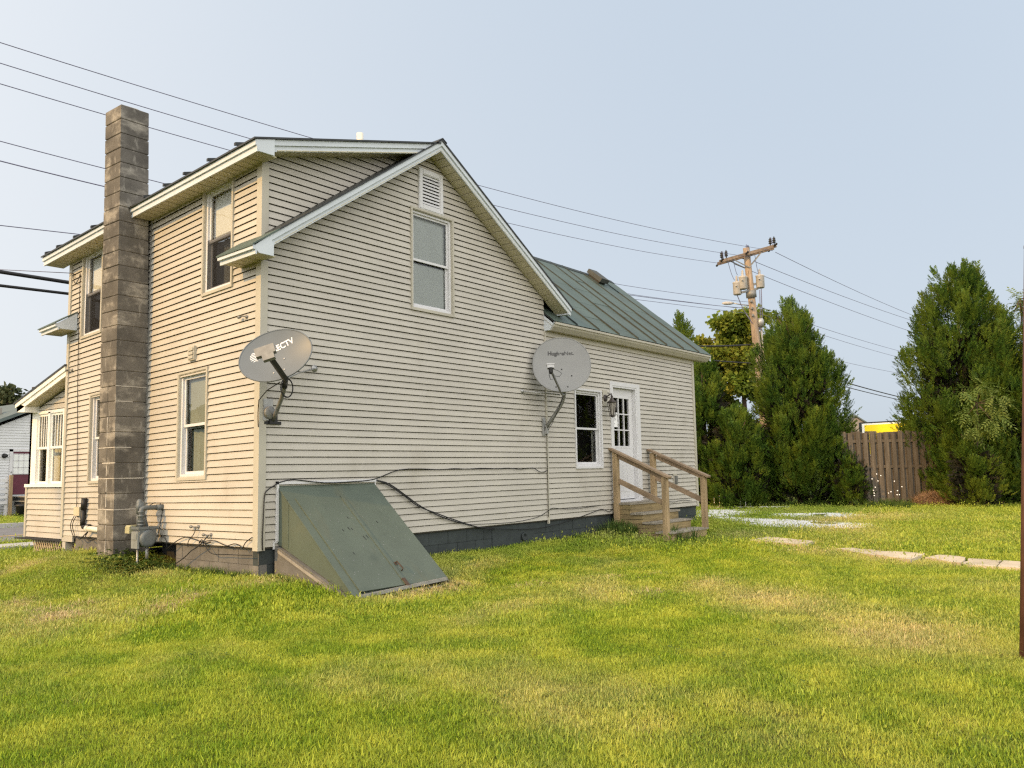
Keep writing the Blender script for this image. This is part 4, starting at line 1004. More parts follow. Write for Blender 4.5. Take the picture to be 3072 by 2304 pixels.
for (x, yn, zn, yf, zf) in ((XA, -1.22, .655, .0, 1.205), (XC, -1.31, .645, -.03, 1.195)):
    mb = MB(); mb.stick((x, yf, zf), (x, yn, zn), .145, .036); mb.build('handrail', M_woodrail, st)
    mb = MB(); mb.stick((x + .01, yf - .17, zf - .145), (x + .01, yn + .11, zn - .005), .04, .09); mb.build('top_rail', M_woodrail, st)
for (x, ya, za, yb, zb_) in ((XA + .01, -.165, .60, -1.075, .205), (XC + .01, -.165, .64, -1.145, .205)):
    mb = MB(); mb.stick((x, ya, za), (x, yb, zb_), .04, .092); mb.build('mid_rail', M_woodrail, st)

# ------------------------------------------------------------------ dishes
def dish(loc, n, a, b, tilt, depth, m, name, label):
    t = thing(name, label, 'satellite dish', loc, 'satellite dishes on the house wall')
    n = nrm(n); z = V(0, 0, 1); r0 = nrm(np.cross(-n, z)); u0 = np.cross(r0, -n) * 1.0
    if u0[2] < 0: u0 = -u0
    tt = R(tilt); r = math.cos(tt) * r0 + math.sin(tt) * u0; u = -math.sin(tt) * r0 + math.cos(tt) * u0
    return t, n, r, u
def reflector(t, c, n, r, u, a, b, depth, m, flat=0.0, sq=2.0):
    mb = MB(); nr, na = 12, 64; vs = []; fs = []
    def pt(rho, th, off):
        cs, sn = math.cos(th), math.sin(th); e = 2.0 / sq
        x = a * rho * math.copysign(abs(cs) ** e, cs); y = b * rho * math.copysign(abs(sn) ** e, sn)
        if flat and y < -flat * b * 1.0: y = -flat * b - (abs(y) - flat * b) * .35
        return c + r * x + u * y + n * (depth * (rho * rho - 1) + off)
    for off in (0.0, -.026):
        vs.append(c + n * (-depth + off))
        for i in range(1, nr + 1):
            for j in range(na): vs.append(pt(i / nr, 2 * math.pi * j / na, off))
    o = 1 + nr * na
    for base, fl in ((0, False), (o, True)):
        for j in range(na):
            f = (base, base + 1 + j, base + 1 + (j + 1) % na); fs.append(f[::-1] if fl else f)
        for i in range(nr - 1):
            for j in range(na):
                q = base + 1 + i * na; f = (q + j, q + na + j, q + na + (j + 1) % na, q + (j + 1) % na); fs.append(f[::-1] if fl else f)
    q = 1 + (nr - 1) * na
    mb.add(vs, fs, True)
    mb.add([vs[q + j] for j in range(na)] + [vs[o + q + j] for j in range(na)], [(j, na + j, na + (j + 1) % na, (j + 1) % na) for j in range(na)])
    refl = mb.build('reflector', m, t)
    mb = MB(); ring = [pt(1.0, 2 * math.pi * j / 48, -.004) for j in range(49)]; mb.tube(ring, .0085, 6, False); mb.build('rim', m, refl)
    return refl
def on_dish(c, n, r, u, a, b, depth, x, y, off=.003):
    rho2 = (x / a) ** 2 + (y / b) ** 2; return c + r * x + u * y + n * (depth * (rho2 - 1) + off)
NN = V(-.77, -.60, .30)
# grey tilted oval dish at the house corner
t1, n1, r1, u1 = dish((.159, -.02, 1.45), NN, .40, .30, 20, .05, M_dish, 'satellite_dish', 'tilted oval grey satellite dish at the house corner')
c1 = V(-.246, -.62, 2.138); A1, B1 = .405, .30; D1 = .05
ref = reflector(t1, c1, n1, r1, u1, A1, B1, D1, M_dish)
vs, fs = text_mesh('DIRECTV', .092, .0024)
vs[:, 0] *= .335 / (vs[:, 0].max() - vs[:, 0].min())
_c, _s = math.cos(R(7)), math.sin(R(7)); vs = np.stack([vs[:, 0] * _c - vs[:, 1] * _s + .062, vs[:, 0] * _s + vs[:, 1] * _c + .098, vs[:, 2]], 1)
mb = MB(); mb.add([on_dish(c1, n1, r1, u1, A1, B1, D1, p[0], p[1]) for p in vs], fs); mb.build('lettering', M_text_white, ref)
mb = MB()
for k in range(6):                                      # striped globe printed beside the lettering
    y = -.046 + k * .0185; hw = math.sqrt(max(.052 ** 2 - y * y, 0)); pts = []
    for q in range(9):
        x = -hw + 2 * hw * q / 8; pts.append((x, y + .010 * (1 - (x / max(hw, .01)) ** 2)))
    vv = []
    for (x, y_) in pts:
        for d_ in (-.0045, .0045): vv.append(on_dish(c1, n1, r1, u1, A1, B1, D1, x - .225, y_ + d_ + .062))
    mb.add(vv, [(2 * q, 2 * q + 2, 2 * q + 3, 2 * q + 1) for q in range(8)])
mb.build('globe_emblem', M_text_white, ref)
for (x, y) in ((.075, -.055), (.045, -.19), (-.075, -.19)):
    mb = MB(); mb.lathe(on_dish(c1, n1, r1, u1, A1, B1, D1, x, y, .0), n1, [(0, .011), (.004, .011), (.006, .005)], 10); mb.build('bolt', M_galv, ref)
lnb = V(-.594, -.952, 2.113); ab = V(-.215, -.765, 1.86)
mb = MB(); mb.stick(ab, lnb - V(-.03, -.02, .03), .036, .05, up=(.3, -.3, 1)); mb.tube([(.0, -.48, 1.85), (-.12, -.64, 1.85), ab], .024, 8); mb.build('feed_arm', M_black, t1)
mb = MB(); ax = r1
mb.beam(lnb - r1 * .125 - u1 * .035 - n1 * .05, lnb + r1 * .085 - u1 * .035 - n1 * .05, u1 * .10, n1 * .06)
mb.beam(lnb - r1 * .065 - u1 * .10 - n1 * .045, lnb + r1 * .06 - u1 * .10 - n1 * .045, u1 * .066, n1 * .055)
mb.build('receiver_head', M_greymetal, t1)
mb = MB(); mb.tube([(.155, -.03, 1.46), (.13, -.14, 1.56), (.085, -.29, 1.70), (.045, -.38, 1.77), (.0, -.47, 1.84), (-.03, -.52, 1.93)], .024, 12); mb.build('mast', M_greymetal, t1)
mb = MB(); mb.tube([(.015, -.44, 1.81), (-.03, -.52, 1.92), (-.05, -.56, 2.0)], .031, 12); mb.beam((-.09, -.60, 1.92), (.01, -.53, 1.92), (.02, .06, 0), (0, 0, .16)); mb.build('mast_clamp', M_black, t1)
mb = MB(); mb.box((.04, -.034, 1.415), (.275, -.017, 1.45)); mb.box((.10, -.05, 1.42), (.21, -.02, 1.55)); mb.build('foot_bracket', M_black, t1)
mb = MB(); mb.box((.02, -.040, 1.46), (.15, -.016, 1.71)); mb.build('mount_plate', M_galv, t1)
mb = MB(); mb.lathe((.10, -.04, 1.55), (0, -1, 0), [(0, .075), (.02, .075), (.03, .06)], 20); mb.build('mount_disc', M_greymetal, t1)
mb = MB(); mb.tube([(.0, -.47, 1.90), (.35, -.25, 2.02), (.771, -.03, 2.125)], .011, 8); mb.lathe((.771, -.015, 2.127), (0, -1, 0), [(0, .045), (.01, .045), (.015, .02), (.03, .018)], 12); mb.build('strut', M_galv, t1)
def loop(c, r, n=24, ax1=(1, 0, 0), ax2=(0, 0, 1), sq=1.0): return [np.array(c) + np.array(ax1) * r * math.cos(6.283 * i / n) + np.array(ax2) * r * sq * math.sin(6.283 * i / n) for i in range(n + 1)]
mb = MB(); mb.tube(loop((.0, -.50, 1.80), .085, sq=1.3), .005, 6, False); mb.tube(loop((.012, -.49, 1.80), .075, sq=1.35), .005, 6, False)
mb.tube([(-.09, -.50, 1.86), (-.12, -.30, 1.78), (-.10, -.12, 1.68), (-.06, -.05, 1.55), (-.045, -.03, 1.45), (-.04, -.03, 1.38)], .006, 6); mb.build('cable', M_cable, t1)
# round dish on the joint between gable and wing
t2, n2, r2, u2 = dish((5.594, -.02, 1.5), NN, .47, .48, 0, .06, M_dish2, 'satellite_dish', 'round grey satellite dish beside the joint of gable and wing')
c2 = V(5.447, -.50, 2.548); A2, B2, D2 = .475, .485, .06
ref = reflector(t2, c2, n2, r2, u2, A2, B2, D2, M_dish2, sq=2.12)
vs, fs = text_mesh('Hughes', .092, .0034); w1 = vs[:, 0].max() - vs[:, 0].min(); vb, fb = text_mesh('Net.', .092, 0.0008); w2 = vb[:, 0].max() - vb[:, 0].min()
k = .43 / (w1 + w2 + .006); vs = vs - (vs[:, 0].min(), 0, 0); vb = vb - (vb[:, 0].min() - w1 - .006, 0, 0)
mb = MB()
y0h = vs[:, 1].min(); 
for vv, ff in ((vs, fs), (vb, fb)):
    mb.add([on_dish(c2, n2, r2, u2, A2, B2, D2, (p[0]) * k - .22, (p[1]) * k + .215) for p in vv], ff)
mb.build('lettering', M_text_dark, ref)
for (x, y) in ((.0, -.065), (.16, -.19), (.085, -.395), (-.105, -.395)):
    mb = MB(); mb.lathe(on_dish(c2, n2, r2, u2, A2, B2, D2, x, y, .0), n2, [(0, .012), (.005, .012), (.008, .006)], 10); mb.build('bolt', M_black, ref)
lnb = V(4.748, -.775, 2.425); ab = V(5.40, -.52, 2.055)
mb = MB(); mb.stick(ab, lnb - V(.0, .0, .05), .026, .034); mb.build('feed_arm', M_greymetal, t2)
mb = MB(); mb.beam(lnb - r2 * .055 - u2 * .03 - n2 * .04, lnb + r2 * .055 - u2 * .03 - n2 * .04, u2 * .05, n2 * .07); mb.beam(lnb - r2 * .062 + u2 * .022 - n2 * .045, lnb + r2 * .062 + u2 * .022 - n2 * .045, u2 * .022, n2 * .08)
mb.build('receiver_head', M_galv, t2)
mb = MB(); mb.lathe(lnb - u2 * .12, u2, [(0, .02), (.02, .032), (.07, .034), (.085, .045), (.092, .045)], 12); mb.tube([lnb - u2 * .05, lnb - u2 * .13 - r2 * .03, lnb - u2 * .22 - r2 * .01, lnb - u2 * .21 + r2 * .04, lnb - u2 * .13 + r2 * .045], .005, 6); mb.tube([lnb - u2 * .04 + r2 * .03, lnb - u2 * .07 + r2 * .11, lnb - u2 * .12 + r2 * .17, lnb - u2 * .17 + r2 * .13, lnb - u2 * .16 + r2 * .06], .004, 6); mb.build('cable', M_black, t2)
mb = MB(); mb.tube([(5.594, -.03, 1.50), (5.61, -.15, 1.66), (5.625, -.28, 1.82), (5.63, -.36, 1.93), (5.62, -.41, 2.03), (5.60, -.44, 2.14), (5.58, -.45, 2.30)], .030, 12); mb.build('mast', M_greymetal, t2)
mb = MB(); mb.beam((5.50, -.44, 2.14), (5.64, -.40, 2.14), (-.03, -.07, 0), (0, 0, .25)); mb.tube([(5.59, -.43, 2.06), (5.50, -.47, 2.05), (5.40, -.52, 2.055)], .018, 8); mb.build('mast_clamp', M_galv, t2)
mb = MB(); mb.box((5.52, -.036, 1.40), (5.60, -.018, 1.70)); mb.beam((5.57, -.04, 1.43), (5.625, -.04, 1.43), (0, -.04, 0), (0, 0, .14)); mb.build('foot_bracket', M_galv, t2)
mb = MB(); mb.tube([(4.992, -.03, 2.11), (5.3, -.22, 2.085), (5.53, -.39, 2.06)], .012, 8); mb.lathe((4.992, -.015, 2.11), (0, -1, 0), [(0, .035), (.01, .035), (.014, .018), (.03, .018)], 12); mb.build('strut', M_galv, t2)
mb = MB(); mb.tube([(5.55, -.46, 2.06), (5.50, -.42, 1.9), (5.54, -.30, 1.74), (5.60, -.16, 1.58), (5.62, -.05, 1.46), (5.63, -.035, 1.2), (5.63, -.035, .05)], .005, 6); mb.build('cable', M_cable, t2)

# ------------------------------------------------------------------ lantern, notice, outlet
ln = thing('wall_lantern', 'bronze coach lantern on the wall between window and door', 'lantern', (7.52, -.02, 2.1))
mb = MB(); mb.box((7.455, -.03, 1.99), (7.60, -.017, 2.29)); mb.build('mounting_block', M_trim, ln)
mb = MB(); mb.lathe((7.52, -.03, 2.14), (0, -1, 0), [(0, .065), (.015, .065), (.025, .045), (.03, .02)], 16); mb.tube([(7.52, -.05, 2.15), (7.52, -.11, 2.19), (7.51, -.17, 2.21), (7.50, -.19, 2.17)], .013, 8); mb.build('bracket_arm', M_lantern, ln)
mb = MB(); mb.lathe((7.50, -.19, 1.79), (0, 0, 1), [(.25, .095), (.262, .105), (.30, .05), (.35, .022), (.37, .028), (.385, .012)], 6, False); mb.lathe((7.50, -.19, 1.79), (0, 0, 1), [(-.02, .012), (.0, .048), (.012, .05), (.02, .045)], 6, False)
for k in range(6):
    q = 2 * math.pi * k / 6; mb.tube([(7.50 + .049 * math.cos(q), -.19 + .049 * math.sin(q), 1.80), (7.50 + .09 * math.cos(q), -.19 + .09 * math.sin(q), 2.05)], .006, 5)
mb.build('lantern_cage', M_lantern, ln)
mb = MB(); mb.lathe((7.50, -.19, 1.805), (0, 0, 1), [(0, .042), (.24, .083)], 6, False); mb.build('lantern_glass', M_frost, ln)
nt_ = MB(); nx = gl[0] + .012; ny = -(o - .016); nt_.box((nx + .012, ny - .003, 1.62), (nx + .155, ny - .002, 1.90)); nt = nt_.build('paper_notice', M_paper, label='white paper notice taped inside the glazed door', cat='notice')
mb = MB()
for k in range(7): mb.box((nx + .03, ny - .0045, 1.86 - k * .022 - (.05 if k == 6 else 0)), (nx + .06 + .07 * ((k * 5) % 3) / 3, ny - .0035, 1.868 - k * .022 - (.05 if k == 6 else 0)))
mb.build('printed_lines', M_text_dark, nt)
ol = thing('outdoor_outlet', 'grey covered outdoor outlet on the wall behind the handrail', 'outlet', (10.21, -.02, .57))
mb = MB(); mb.box((10.13, -.03, .44), (10.29, -.0175, .70)); mb.build('mounting_block', M_trim, ol)
mb = MB(); mb.box((10.165, -.06, .48), (10.255, -.03, .66)); mb.box((10.172, -.07, .49), (10.248, -.06, .65)); mb.build('outlet_cover', M_greymetal, ol)

# ------------------------------------------------------------------ gas meter
gm = thing('gas_meter', 'grey gas meter with pipes beside the block chimney', 'gas meter', (-.25, 2.04, -.3))
mb = MB(); mb.box((-.36, 1.955, .02), (-.14, 2.125, .175)); mb.lathe((-.25, 1.955, .06), (0, 1, 0), [(-.03, .07), (-.025, .10), (0, .112), (.17, .112), (.195, .10), (.2, .07)], 24)
mb.box((-.385, 1.945, .175), (-.115, 2.135, .205)); mb.build('meter_body', M_meter, gm)
mb = MB(); mb.box((-.385, 1.965, -.06), (-.36, 2.12, .15)); mb.box((-.392, 1.985, .05), (-.385, 2.10, .13)); mb.build('index_cover', M_meterlt, gm)
for (x, y) in ((-.372, 1.952), (-.128, 1.952), (-.372, 2.128), (-.25, 1.948)):
    mb = MB(); mb.lathe((x, y, .17), (0, 0, 1), [(0, .008), (.045, .008)], 6); mb.build('bolt', M_meter, gm)
mb = MB(); mb.tube([(-.30, 2.05, .20), (-.30, 2.05, .40), (-.295, 2.05, .425), (-.27, 2.05, .44), (-.03, 2.05, .44)], .030, 12); mb.tube([(-.10, 2.05, .44), (-.005, 2.05, .44)], .036, 12)
for z in (.22, .26, .33, .38): mb.lathe((-.30, 2.05, z), (0, 0, 1), [(0, .042), (.022, .042)], 8)
mb.build('outlet_pipe', M_meter, gm)
mb = MB(); mb.tube([(-.20, 2.09, .20), (-.22, 2.13, .33), (-.24, 2.16, .36), (-.24, 2.17, .47), (-.25, 2.18, .50)], .024, 10); mb.tube([(-.26, 2.20, .20), (-.26, 2.20, .36)], .018, 8)
for z in (.27, .33): mb.lathe((-.225, 2.13, z), (0, 0, 1), [(0, .036), (.02, .036)], 8)
mb.lathe((-.25, 2.17, .455), nrm((-.6, .5, .05)), [(-.06, .02), (-.05, .065), (-.02, .075), (.0, .085), (.01, .085), (.03, .07), (.05, .03)], 20); mb.lathe((-.27, 2.15, .36), (0, 0, 1), [(0, .04), (.16, .038), (.19, .02)], 14)
mb.build('regulator', M_meter, gm)
mb = MB(); mb.tube([(-.30, 2.24, .10), (-.30, 2.24, .17)], .02, 8); mb.box((-.37, 2.20, .12), (-.25, 2.31, .20)); mb.beam((-.37, 2.20, .20), (-.37, 2.31, .20), (.12, 0, 0), (.02, 0, .02)); mb.build('vent_cap', M_khaki, gm)
mb = MB(); mb.tube([(-.33, 2.06, -.06), (-.33, 2.06, -.45)], .014, 8); mb.tube([(-.22, 2.03, -.05), (-.22, 2.03, -.20)], .022, 8); mb.build('support_pipe', M_galv, gm)
mb = MB(); mb.tube([(-.18, 2.06, .47), (-.12, 2.06, .50), (-.05, 2.05, .49), (-.02, 2.03, .42), (-.05, 2.02, .28), (-.10, 1.98, .10), (-.22, 1.93, -.05), (-.28, 1.92, -.10)], .005, 6); mb.tube([(-.12, 1.96, .07), (-.05, 1.92, .06), (-.03, 1.90, .0), (-.03, 1.91, -.2)], .006, 6); mb.build('cable', M_cable, gm)

# ------------------------------------------------------------------ service entrance (conduit, box)
cb = thing('cable_box', 'beige cable junction box on the house wall left of the chimney', 'junction box', (-.04, 4.28, .3))
mb = MB(); mb.box((-.075, 4.21, .29), (-.02, 4.38, .415)); mb.build('box_cover', M_beigebox, cb); mb = MB(); mb.tube([(-.05, 4.30, .29), (-.05, 4.30, .27)], .012, 8); mb.build('gland', M_black, cb)
cn = thing('conduit', 'black upright conduit with elbow on the wall near the chimney', 'conduit', (-.05, 4.1, .1))
mb = MB(); mb.tube([(-.055, 4.12, .40), (-.055, 4.13, .22), (-.055, 4.13, .15)], .035, 12); mb.tube([(-.055, 4.10, .54), (-.055, 4.12, .38)], .04, 12); mb.build('upright_pipe', M_black, cn); mb = MB(); mb.tube([(-.055, 4.13, .16), (-.06, 4.10, .13), (-.06, 3.95, .15), (-.06, 3.90, .15)], .028, 10); mb.build('elbow', M_black, cn)
mb = MB(); mb.tube([(-.07, 3.96, .115), (-.07, 3.45, .105)], .04, 12); mb.tube([(-.07, 3.97, .115), (-.07, 3.91, .115)], .046, 12); mb.build('drain_pipe', M_pvc, label='short white plastic pipe running into the chimney side', cat='pipe')
def cable(pts, r, label, m=M_cable, name='cable', group=None, cat='cable', n=6, sub=3):
    P = [np.array(p, float) for p in pts]; out = []
    for i in range(len(P) - 1):                       # Catmull-Rom
        p0, p1, p2, p3 = P[max(i - 1, 0)], P[i], P[i + 1], P[min(i + 2, len(P) - 1)]
        for k in range(sub):
            t = k / sub; out.append(.5 * ((2 * p1) + (-p0 + p2) * t + (2 * p0 - 5 * p1 + 4 * p2 - p3) * t * t + (-p0 + 3 * p1 - 3 * p2 + p3) * t ** 3))
    out.append(P[-1]); mb = MB(); mb.tube(out, r, n); return mb.build(name, m, label=label, cat=cat, group=group)
G_WALLC = 'loose cables along the house wall'
cable([(-.03, 4.53, 3.914), (-.03, 4.50, 2.5), (-.03, 4.44, 1.4), (-.03, 4.39, .55), (-.04, 4.37, .42)], .005, 'thin cable running straight down the wall to the beige box', group=G_WALLC)
cable([(-.03, 4.785, 3.96), (-.04, 4.72, 3.93), (-.05, 4.68, 3.82), (-.05, 4.62, 3.78), (-.04, 4.55, 3.84), (-.03, 4.53, 3.92)], .006, 'drooping cable loop below the dormer eave left of the chimney', group=G_WALLC)
for k, dy in ((0, 0), (1, .06)):
    cable([(-.06, 4.37 - dy, .30), (-.08, 4.45 - dy, .16), (-.07, 4.40 - dy, .02), (-.07, 4.30, -.06), (-.07, 4.40, -.16)], .006, 'dark cable bowing from the beige box to the foundation' if k == 0 else 'inner of two dark cables hanging from the beige box', group=G_WALLC)
cable([(-.06, 4.28, .0), (-.08, 4.15, -.04), (-.08, 4.0, .03), (-.07, 3.92, .08), (-.08, 3.98, .0), (-.07, 3.85, -.05), (-.07, 3.72, -.02)], .008, 'tangled cable below the black conduit elbow', group=G_WALLC)
cable([(-.07, 1.82, -.08), (-.06, 1.65, .01), (-.05, 1.45, .075), (-.04, 1.25, .06), (-.04, 1.08, .03), (-.05, .95, .05), (-.05, .78, .055), (-.05, .62, .02), (-.04, .5, .0)], .006, 'cable from the meter looping along the lowest siding boards', group=G_WALLC)
cable([(-.05, 1.20, .20), (-.07, 1.22, .12), (-.08, 1.3, .05), (-.06, 1.36, .0), (-.05, 1.37, -.04)], .005, 'short cable hanging from the upper hook near the corner', group=G_WALLC)
cable([(-.05, .93, .11), (-.07, 1.0, .05), (-.08, 1.10, -.02), (-.08, 1.25, -.08), (-.07, 1.40, -.16), (-.08, 1.62, -.26), (-.10, 1.82, -.30)], .006, 'cable drooping across the block foundation to the ground', group=G_WALLC)
cable([(-.05, 1.12, .02), (-.05, 1.07, .06), (-.06, 1.02, .0), (-.06, 1.09, -.02), (-.05, 1.12, .03), (-.05, .98, .02), (-.06, .86, .04)], .007, 'small coil of dark cable tangled on the bottom siding board', group=G_WALLC)
cable([(-.05, 1.0, .02), (-.06, .92, -.06), (-.06, .8, -.10), (-.05, .6, -.095), (-.05, .35, -.09), (-.04, .06, -.085)], .005, 'cable sagging below the siding towards the corner post', group=G_WALLC)
cable([(-.05, .55, .0), (-.05, .40, .035), (-.05, .28, .02), (-.06, .22, -.01), (-.05, .17, .06), (-.04, .06, .12)], .006, 'cable end curling at the foot of the corner post', group=G_WALLC)
cable([(.03, -.045, -.03), (.02, -.05, .1), (.03, -.05, .35), (.045, -.045, .58), (.08, -.045, .65), (.20, -.045, .715), (.24, -.045, .735), (.45, -.05, .765), (.9, -.06, .72), (1.4, -.05, .725), (1.75, -.045, .75), (2.2, -.04, .865), (2.7, -.035, .872)], .007, 'black cable climbing the corner and crossing above the bulkhead', group=G_WALLC)
cable([(2.7, -.035, .872), (3.0, -.04, .86), (3.3, -.04, .872), (3.6, -.035, .862), (3.9, -.04, .872), (4.3, -.035, .862), (4.6, -.03, .868), (4.85, -.04, .845), (5.1, -.035, .862), (5.25, -.035, .86), (5.4, -.04, .80), (5.55, -.04, .80), (5.63, -.035, .83)], .006, 'thin black cable stapled under one siding board of the gable', group=G_WALLC)
for k in (0, 1):
    d = .02 * k; cable([(1.77, -.04, .735), (2.0, -.05, .66 + d), (2.3, -.05, .50 + d), (2.55, -.05, .36 + d), (2.9, -.05, .25 - d), (3.3, -.05, .13 - d), (3.8, -.045, .0), (4.2, -.04, -.05 - .02 * k)], .008, ('upper' if k else 'lower') + ' of two black cables drooping from the bulkhead top across the gable', group=G_WALLC)
cable([(4.2, -.04, -.05), (4.8, -.02, -.10), (5.4, -.02, -.12), (6.0, -.02, -.08), (6.6, -.03, .0), (7.0, -.03, .06), (7.3, -.03, .10), (7.55, -.03, .04), (7.64, -.03, .08)], .006, 'black cable sagging along the painted foundation of the wing', group=G_WALLC)
cable([(3.6, -.045, .05), (4.1, -.04, .03), (4.7, -.04, .02), (5.3, -.035, .06), (5.6, -.035, .14), (5.75, -.035, .19), (6.1, -.035, .16), (6.6, -.035, .15), (7.2, -.035, .17)], .005, 'thin cable rising over the joint trim near the foundation', group=G_WALLC)
cable([(9.55, -.04, .01), (9.8, -.04, .13), (10.1, -.04, .12), (10.5, -.035, .14), (10.9, -.035, .11)], .005, 'short black cable on the wing wall behind the steps', group=G_WALLC)
def hook(p, nrm_, label):
    p = np.array(p, float); nn = np.array(nrm_, float); mb = MB(); mb.lathe(p, nn, [(0, .022), (.01, .022), (.012, .008), (.06, .008)], 8); s_ = np.cross(nn, (0, 0, 1)); mb.tube([p + nn * .05, p + nn * .07 + s_ * .02, p + nn * .06 + s_ * .05, p + nn * .035 + s_ * .05], .006, 6); mb.lathe(p + nn * .045 + s_ * .07, s_, [(0, .015), (.03, .02), (.05, .012)], 8)
    mb.build('wall_hook', M_greymetal, label=label, cat='hook', group='hooks screwed into the eave wall')
hook((-.017, .255, 2.706), (-1, 0, 0), 'old wire hook high on the wall near the corner post')
hook((-.017, 4.70, 2.46), (-1, 0, 0), 'old wire hook on the wall edge above the porch')
hook((-.017, 1.20, .21), (-1, 0, 0), 'small hook on a low siding board, farther from corner')
hook((-.017, .92, .12), (-1, 0, 0), 'small hook on a low siding board, closer to corner')

# ------------------------------------------------------------------ utility pole
PB = V(29.55, 5.35, -.55); PT = V(28.12, 5.46, 10.12)
pl = thing('utility_pole', 'leaning wooden utility pole with crossarm and transformers behind the hedge', 'utility pole', tuple(PB))
pax = nrm(PT - PB); pol = lambda z: PB + (PT - PB) * ((z - PB[2]) / (PT[2] - PB[2]))
mb = MB(); mb.tube([PB, pol(3), pol(6.5), PT], [.23, .205, .165, .135], 14); mb.build('pole_shaft', M_pole, pl)
adir = nrm(V(28.80, 4.56, 10.13) - V(27.48, 6.32, 9.55))
ac = V(28.13, 5.45, 9.82)
for s in (-.19, .19):
    off = nrm(np.cross(adir, (0, 0, 1))) * s; mb = MB(); mb.stick(ac + off - adir * 1.25, ac + off + adir * 1.25, .10, .13); mb.build('crossarm', M_arm, pl)
mb = MB()
for s in (-.19, .19):
    off = nrm(np.cross(adir, (0, 0, 1))) * s
    for e in (-.65, .65): mb.stick(ac + off + adir * e - V(0, 0, .06), pol(9.25) + off * .8, .03, .04)
mb.build('crossarm_brace', M_greymetal, pl)
offv = nrm(np.cross(adir, (0, 0, 1)))
for e in (-1.15, -.95, .1, 1.0, 1.17):
    p = ac + adir * e + offv * (.19 if e != .1 else -.1) + V(0, 0, .06)
    mb = MB(); mb.lathe(p, (0, 0, 1), [(0, .02), (.08, .025), (.10, .075), (.13, .075), (.15, .035), (.18, .075), (.21, .075), (.23, .035), (.26, .065), (.29, .06), (.31, .03), (.36, .02)], 10); mb.build('insulator', M_black, pl)
for e, s in ((-1.2, 1), (-.1, 1), (1.15, 1), (-1.2, -1), (.0, -1), (1.15, -1)):
    p = ac + adir * e + offv * .2 * s; mb = MB(); mb.tube([p, p + offv * s * .12, p + offv * s * .2, p + offv * s * .38, p + offv * s * .45], [.02, .05, .035, .05, .02], 8); mb.build('strain_insulator', M_black, pl)
mb = MB()
for a_, b_ in ((-1.15, -.95), (1.0, 1.17), (-.1, .1)):
    pa = ac + adir * a_ + offv * .5; pb = ac + adir * b_ - offv * .5; pts = [pa + (pb - pa) * t + V(0, 0, .45 * math.sin(math.pi * t)) for t in np.linspace(0, 1, 9)]; mb.tube(pts, .012, 5)
for (p, q) in ((ac - adir * .6 + V(0, 0, -.05), V(28.0, 5.85, 8.98)), (ac + adir * .35 + V(0, 0, -.05), V(28.5, 5.12, 9.02)), (ac - adir * .85, V(27.9, 5.95, 8.75))):
    mb.tube([p + (q - p) * t - V(0, 0, .12 * math.sin(math.pi * t)) for t in np.linspace(0, 1, 7)], .011, 5)
for (p, q) in ((V(27.95, 5.95, 8.3), pol(7.1) + V(-.2, .1, 0)), (V(28.55, 5.05, 8.35), V(28.75, 5.15, 7.0)), (V(28.5, 5.1, 8.3), V(28.65, 5.2, 7.05)), (pol(7.2), V(28.62, 5.22, 6.7)), (pol(7.3) + V(-.3, .2, 0), V(28.7, 5.15, 6.6))):
    mb.tube([p + (q - p) * t - V(0, 0, .15 * math.sin(math.pi * t)) for t in np.linspace(0, 1, 7)], .018, 5)
mb.build('jumper_wire', M_wire, pl)
for c in (V(27.98, 5.88, 8.12), V(28.02, 5.62, 8.33), V(28.60, 5.10, 8.40)):
    mb = MB(); mb.lathe(c, (0, 0, 1), [(0, .15), (.03, .175), (.48, .175), (.50, .19), (.54, .19), (.56, .15), (.58, .05)], 16); mb.lathe(c + V(.02, .02, .58), (0, 0, 1), [(0, .05), (.04, .06), (.08, .035), (.12, .06), (.16, .035), (.20, .05), (.26, .02)], 10); mb.lathe(c + V(-.19, -.04, .35), (-1, -.2, 0), [(0, .03), (.05, .035), (.08, .02)], 8)
    mb.build('transformer', M_can, pl)
mb = MB(); mb.stick(V(27.95, 5.8, 8.42), V(28.6, 5.12, 8.62), .07, .09); mb.stick(V(28.0, 5.7, 8.2), V(28.55, 5.2, 8.38), .07, .09); mb.lathe(pol(8.0), pax, [(0, .22), (.3, .22)], 12); mb.build('transformer_bracket', M_greymetal, pl)
mb = MB(); mb.tube([pol(7.65), V(28.1, 5.85, 7.72), V(27.93, 6.06, 7.78)], .025, 8); mb.build('lamp_arm', M_galv, pl)
mb = MB(); d = nrm(V(-.21, .27, 0)); mb.tube([V(27.93, 6.06, 7.78), V(27.93, 6.06, 7.78) + d * .12, V(27.93, 6.06, 7.78) + d * .35, V(27.93, 6.06, 7.78) + d * .48], [.04, .07, .075, .03], 10); mb.build('lamp_head', M_can, pl)
mb = MB(); mb.lathe(V(28.68, 5.2, 6.75), (0, 0, 1), [(0, .12), (.25, .15), (.36, .10)], 10); mb.tube([V(28.7, 5.2, 6.75), V(29.0, 5.17, 4.5), V(29.55, 5.1, .0)], .05, 8); mb.build('riser_conduit', M_galv, pl)
mb = MB()
for z in (7.75, 7.45, 7.15):
    mb.lathe(pol(z) + V(-.22, -.05, 0), (0, 0, 1), [(0, .03), (.03, .06), (.06, .04), (.09, .06), (.12, .03)], 8)
mb.build('spool_rack', M_greymetal, pl)

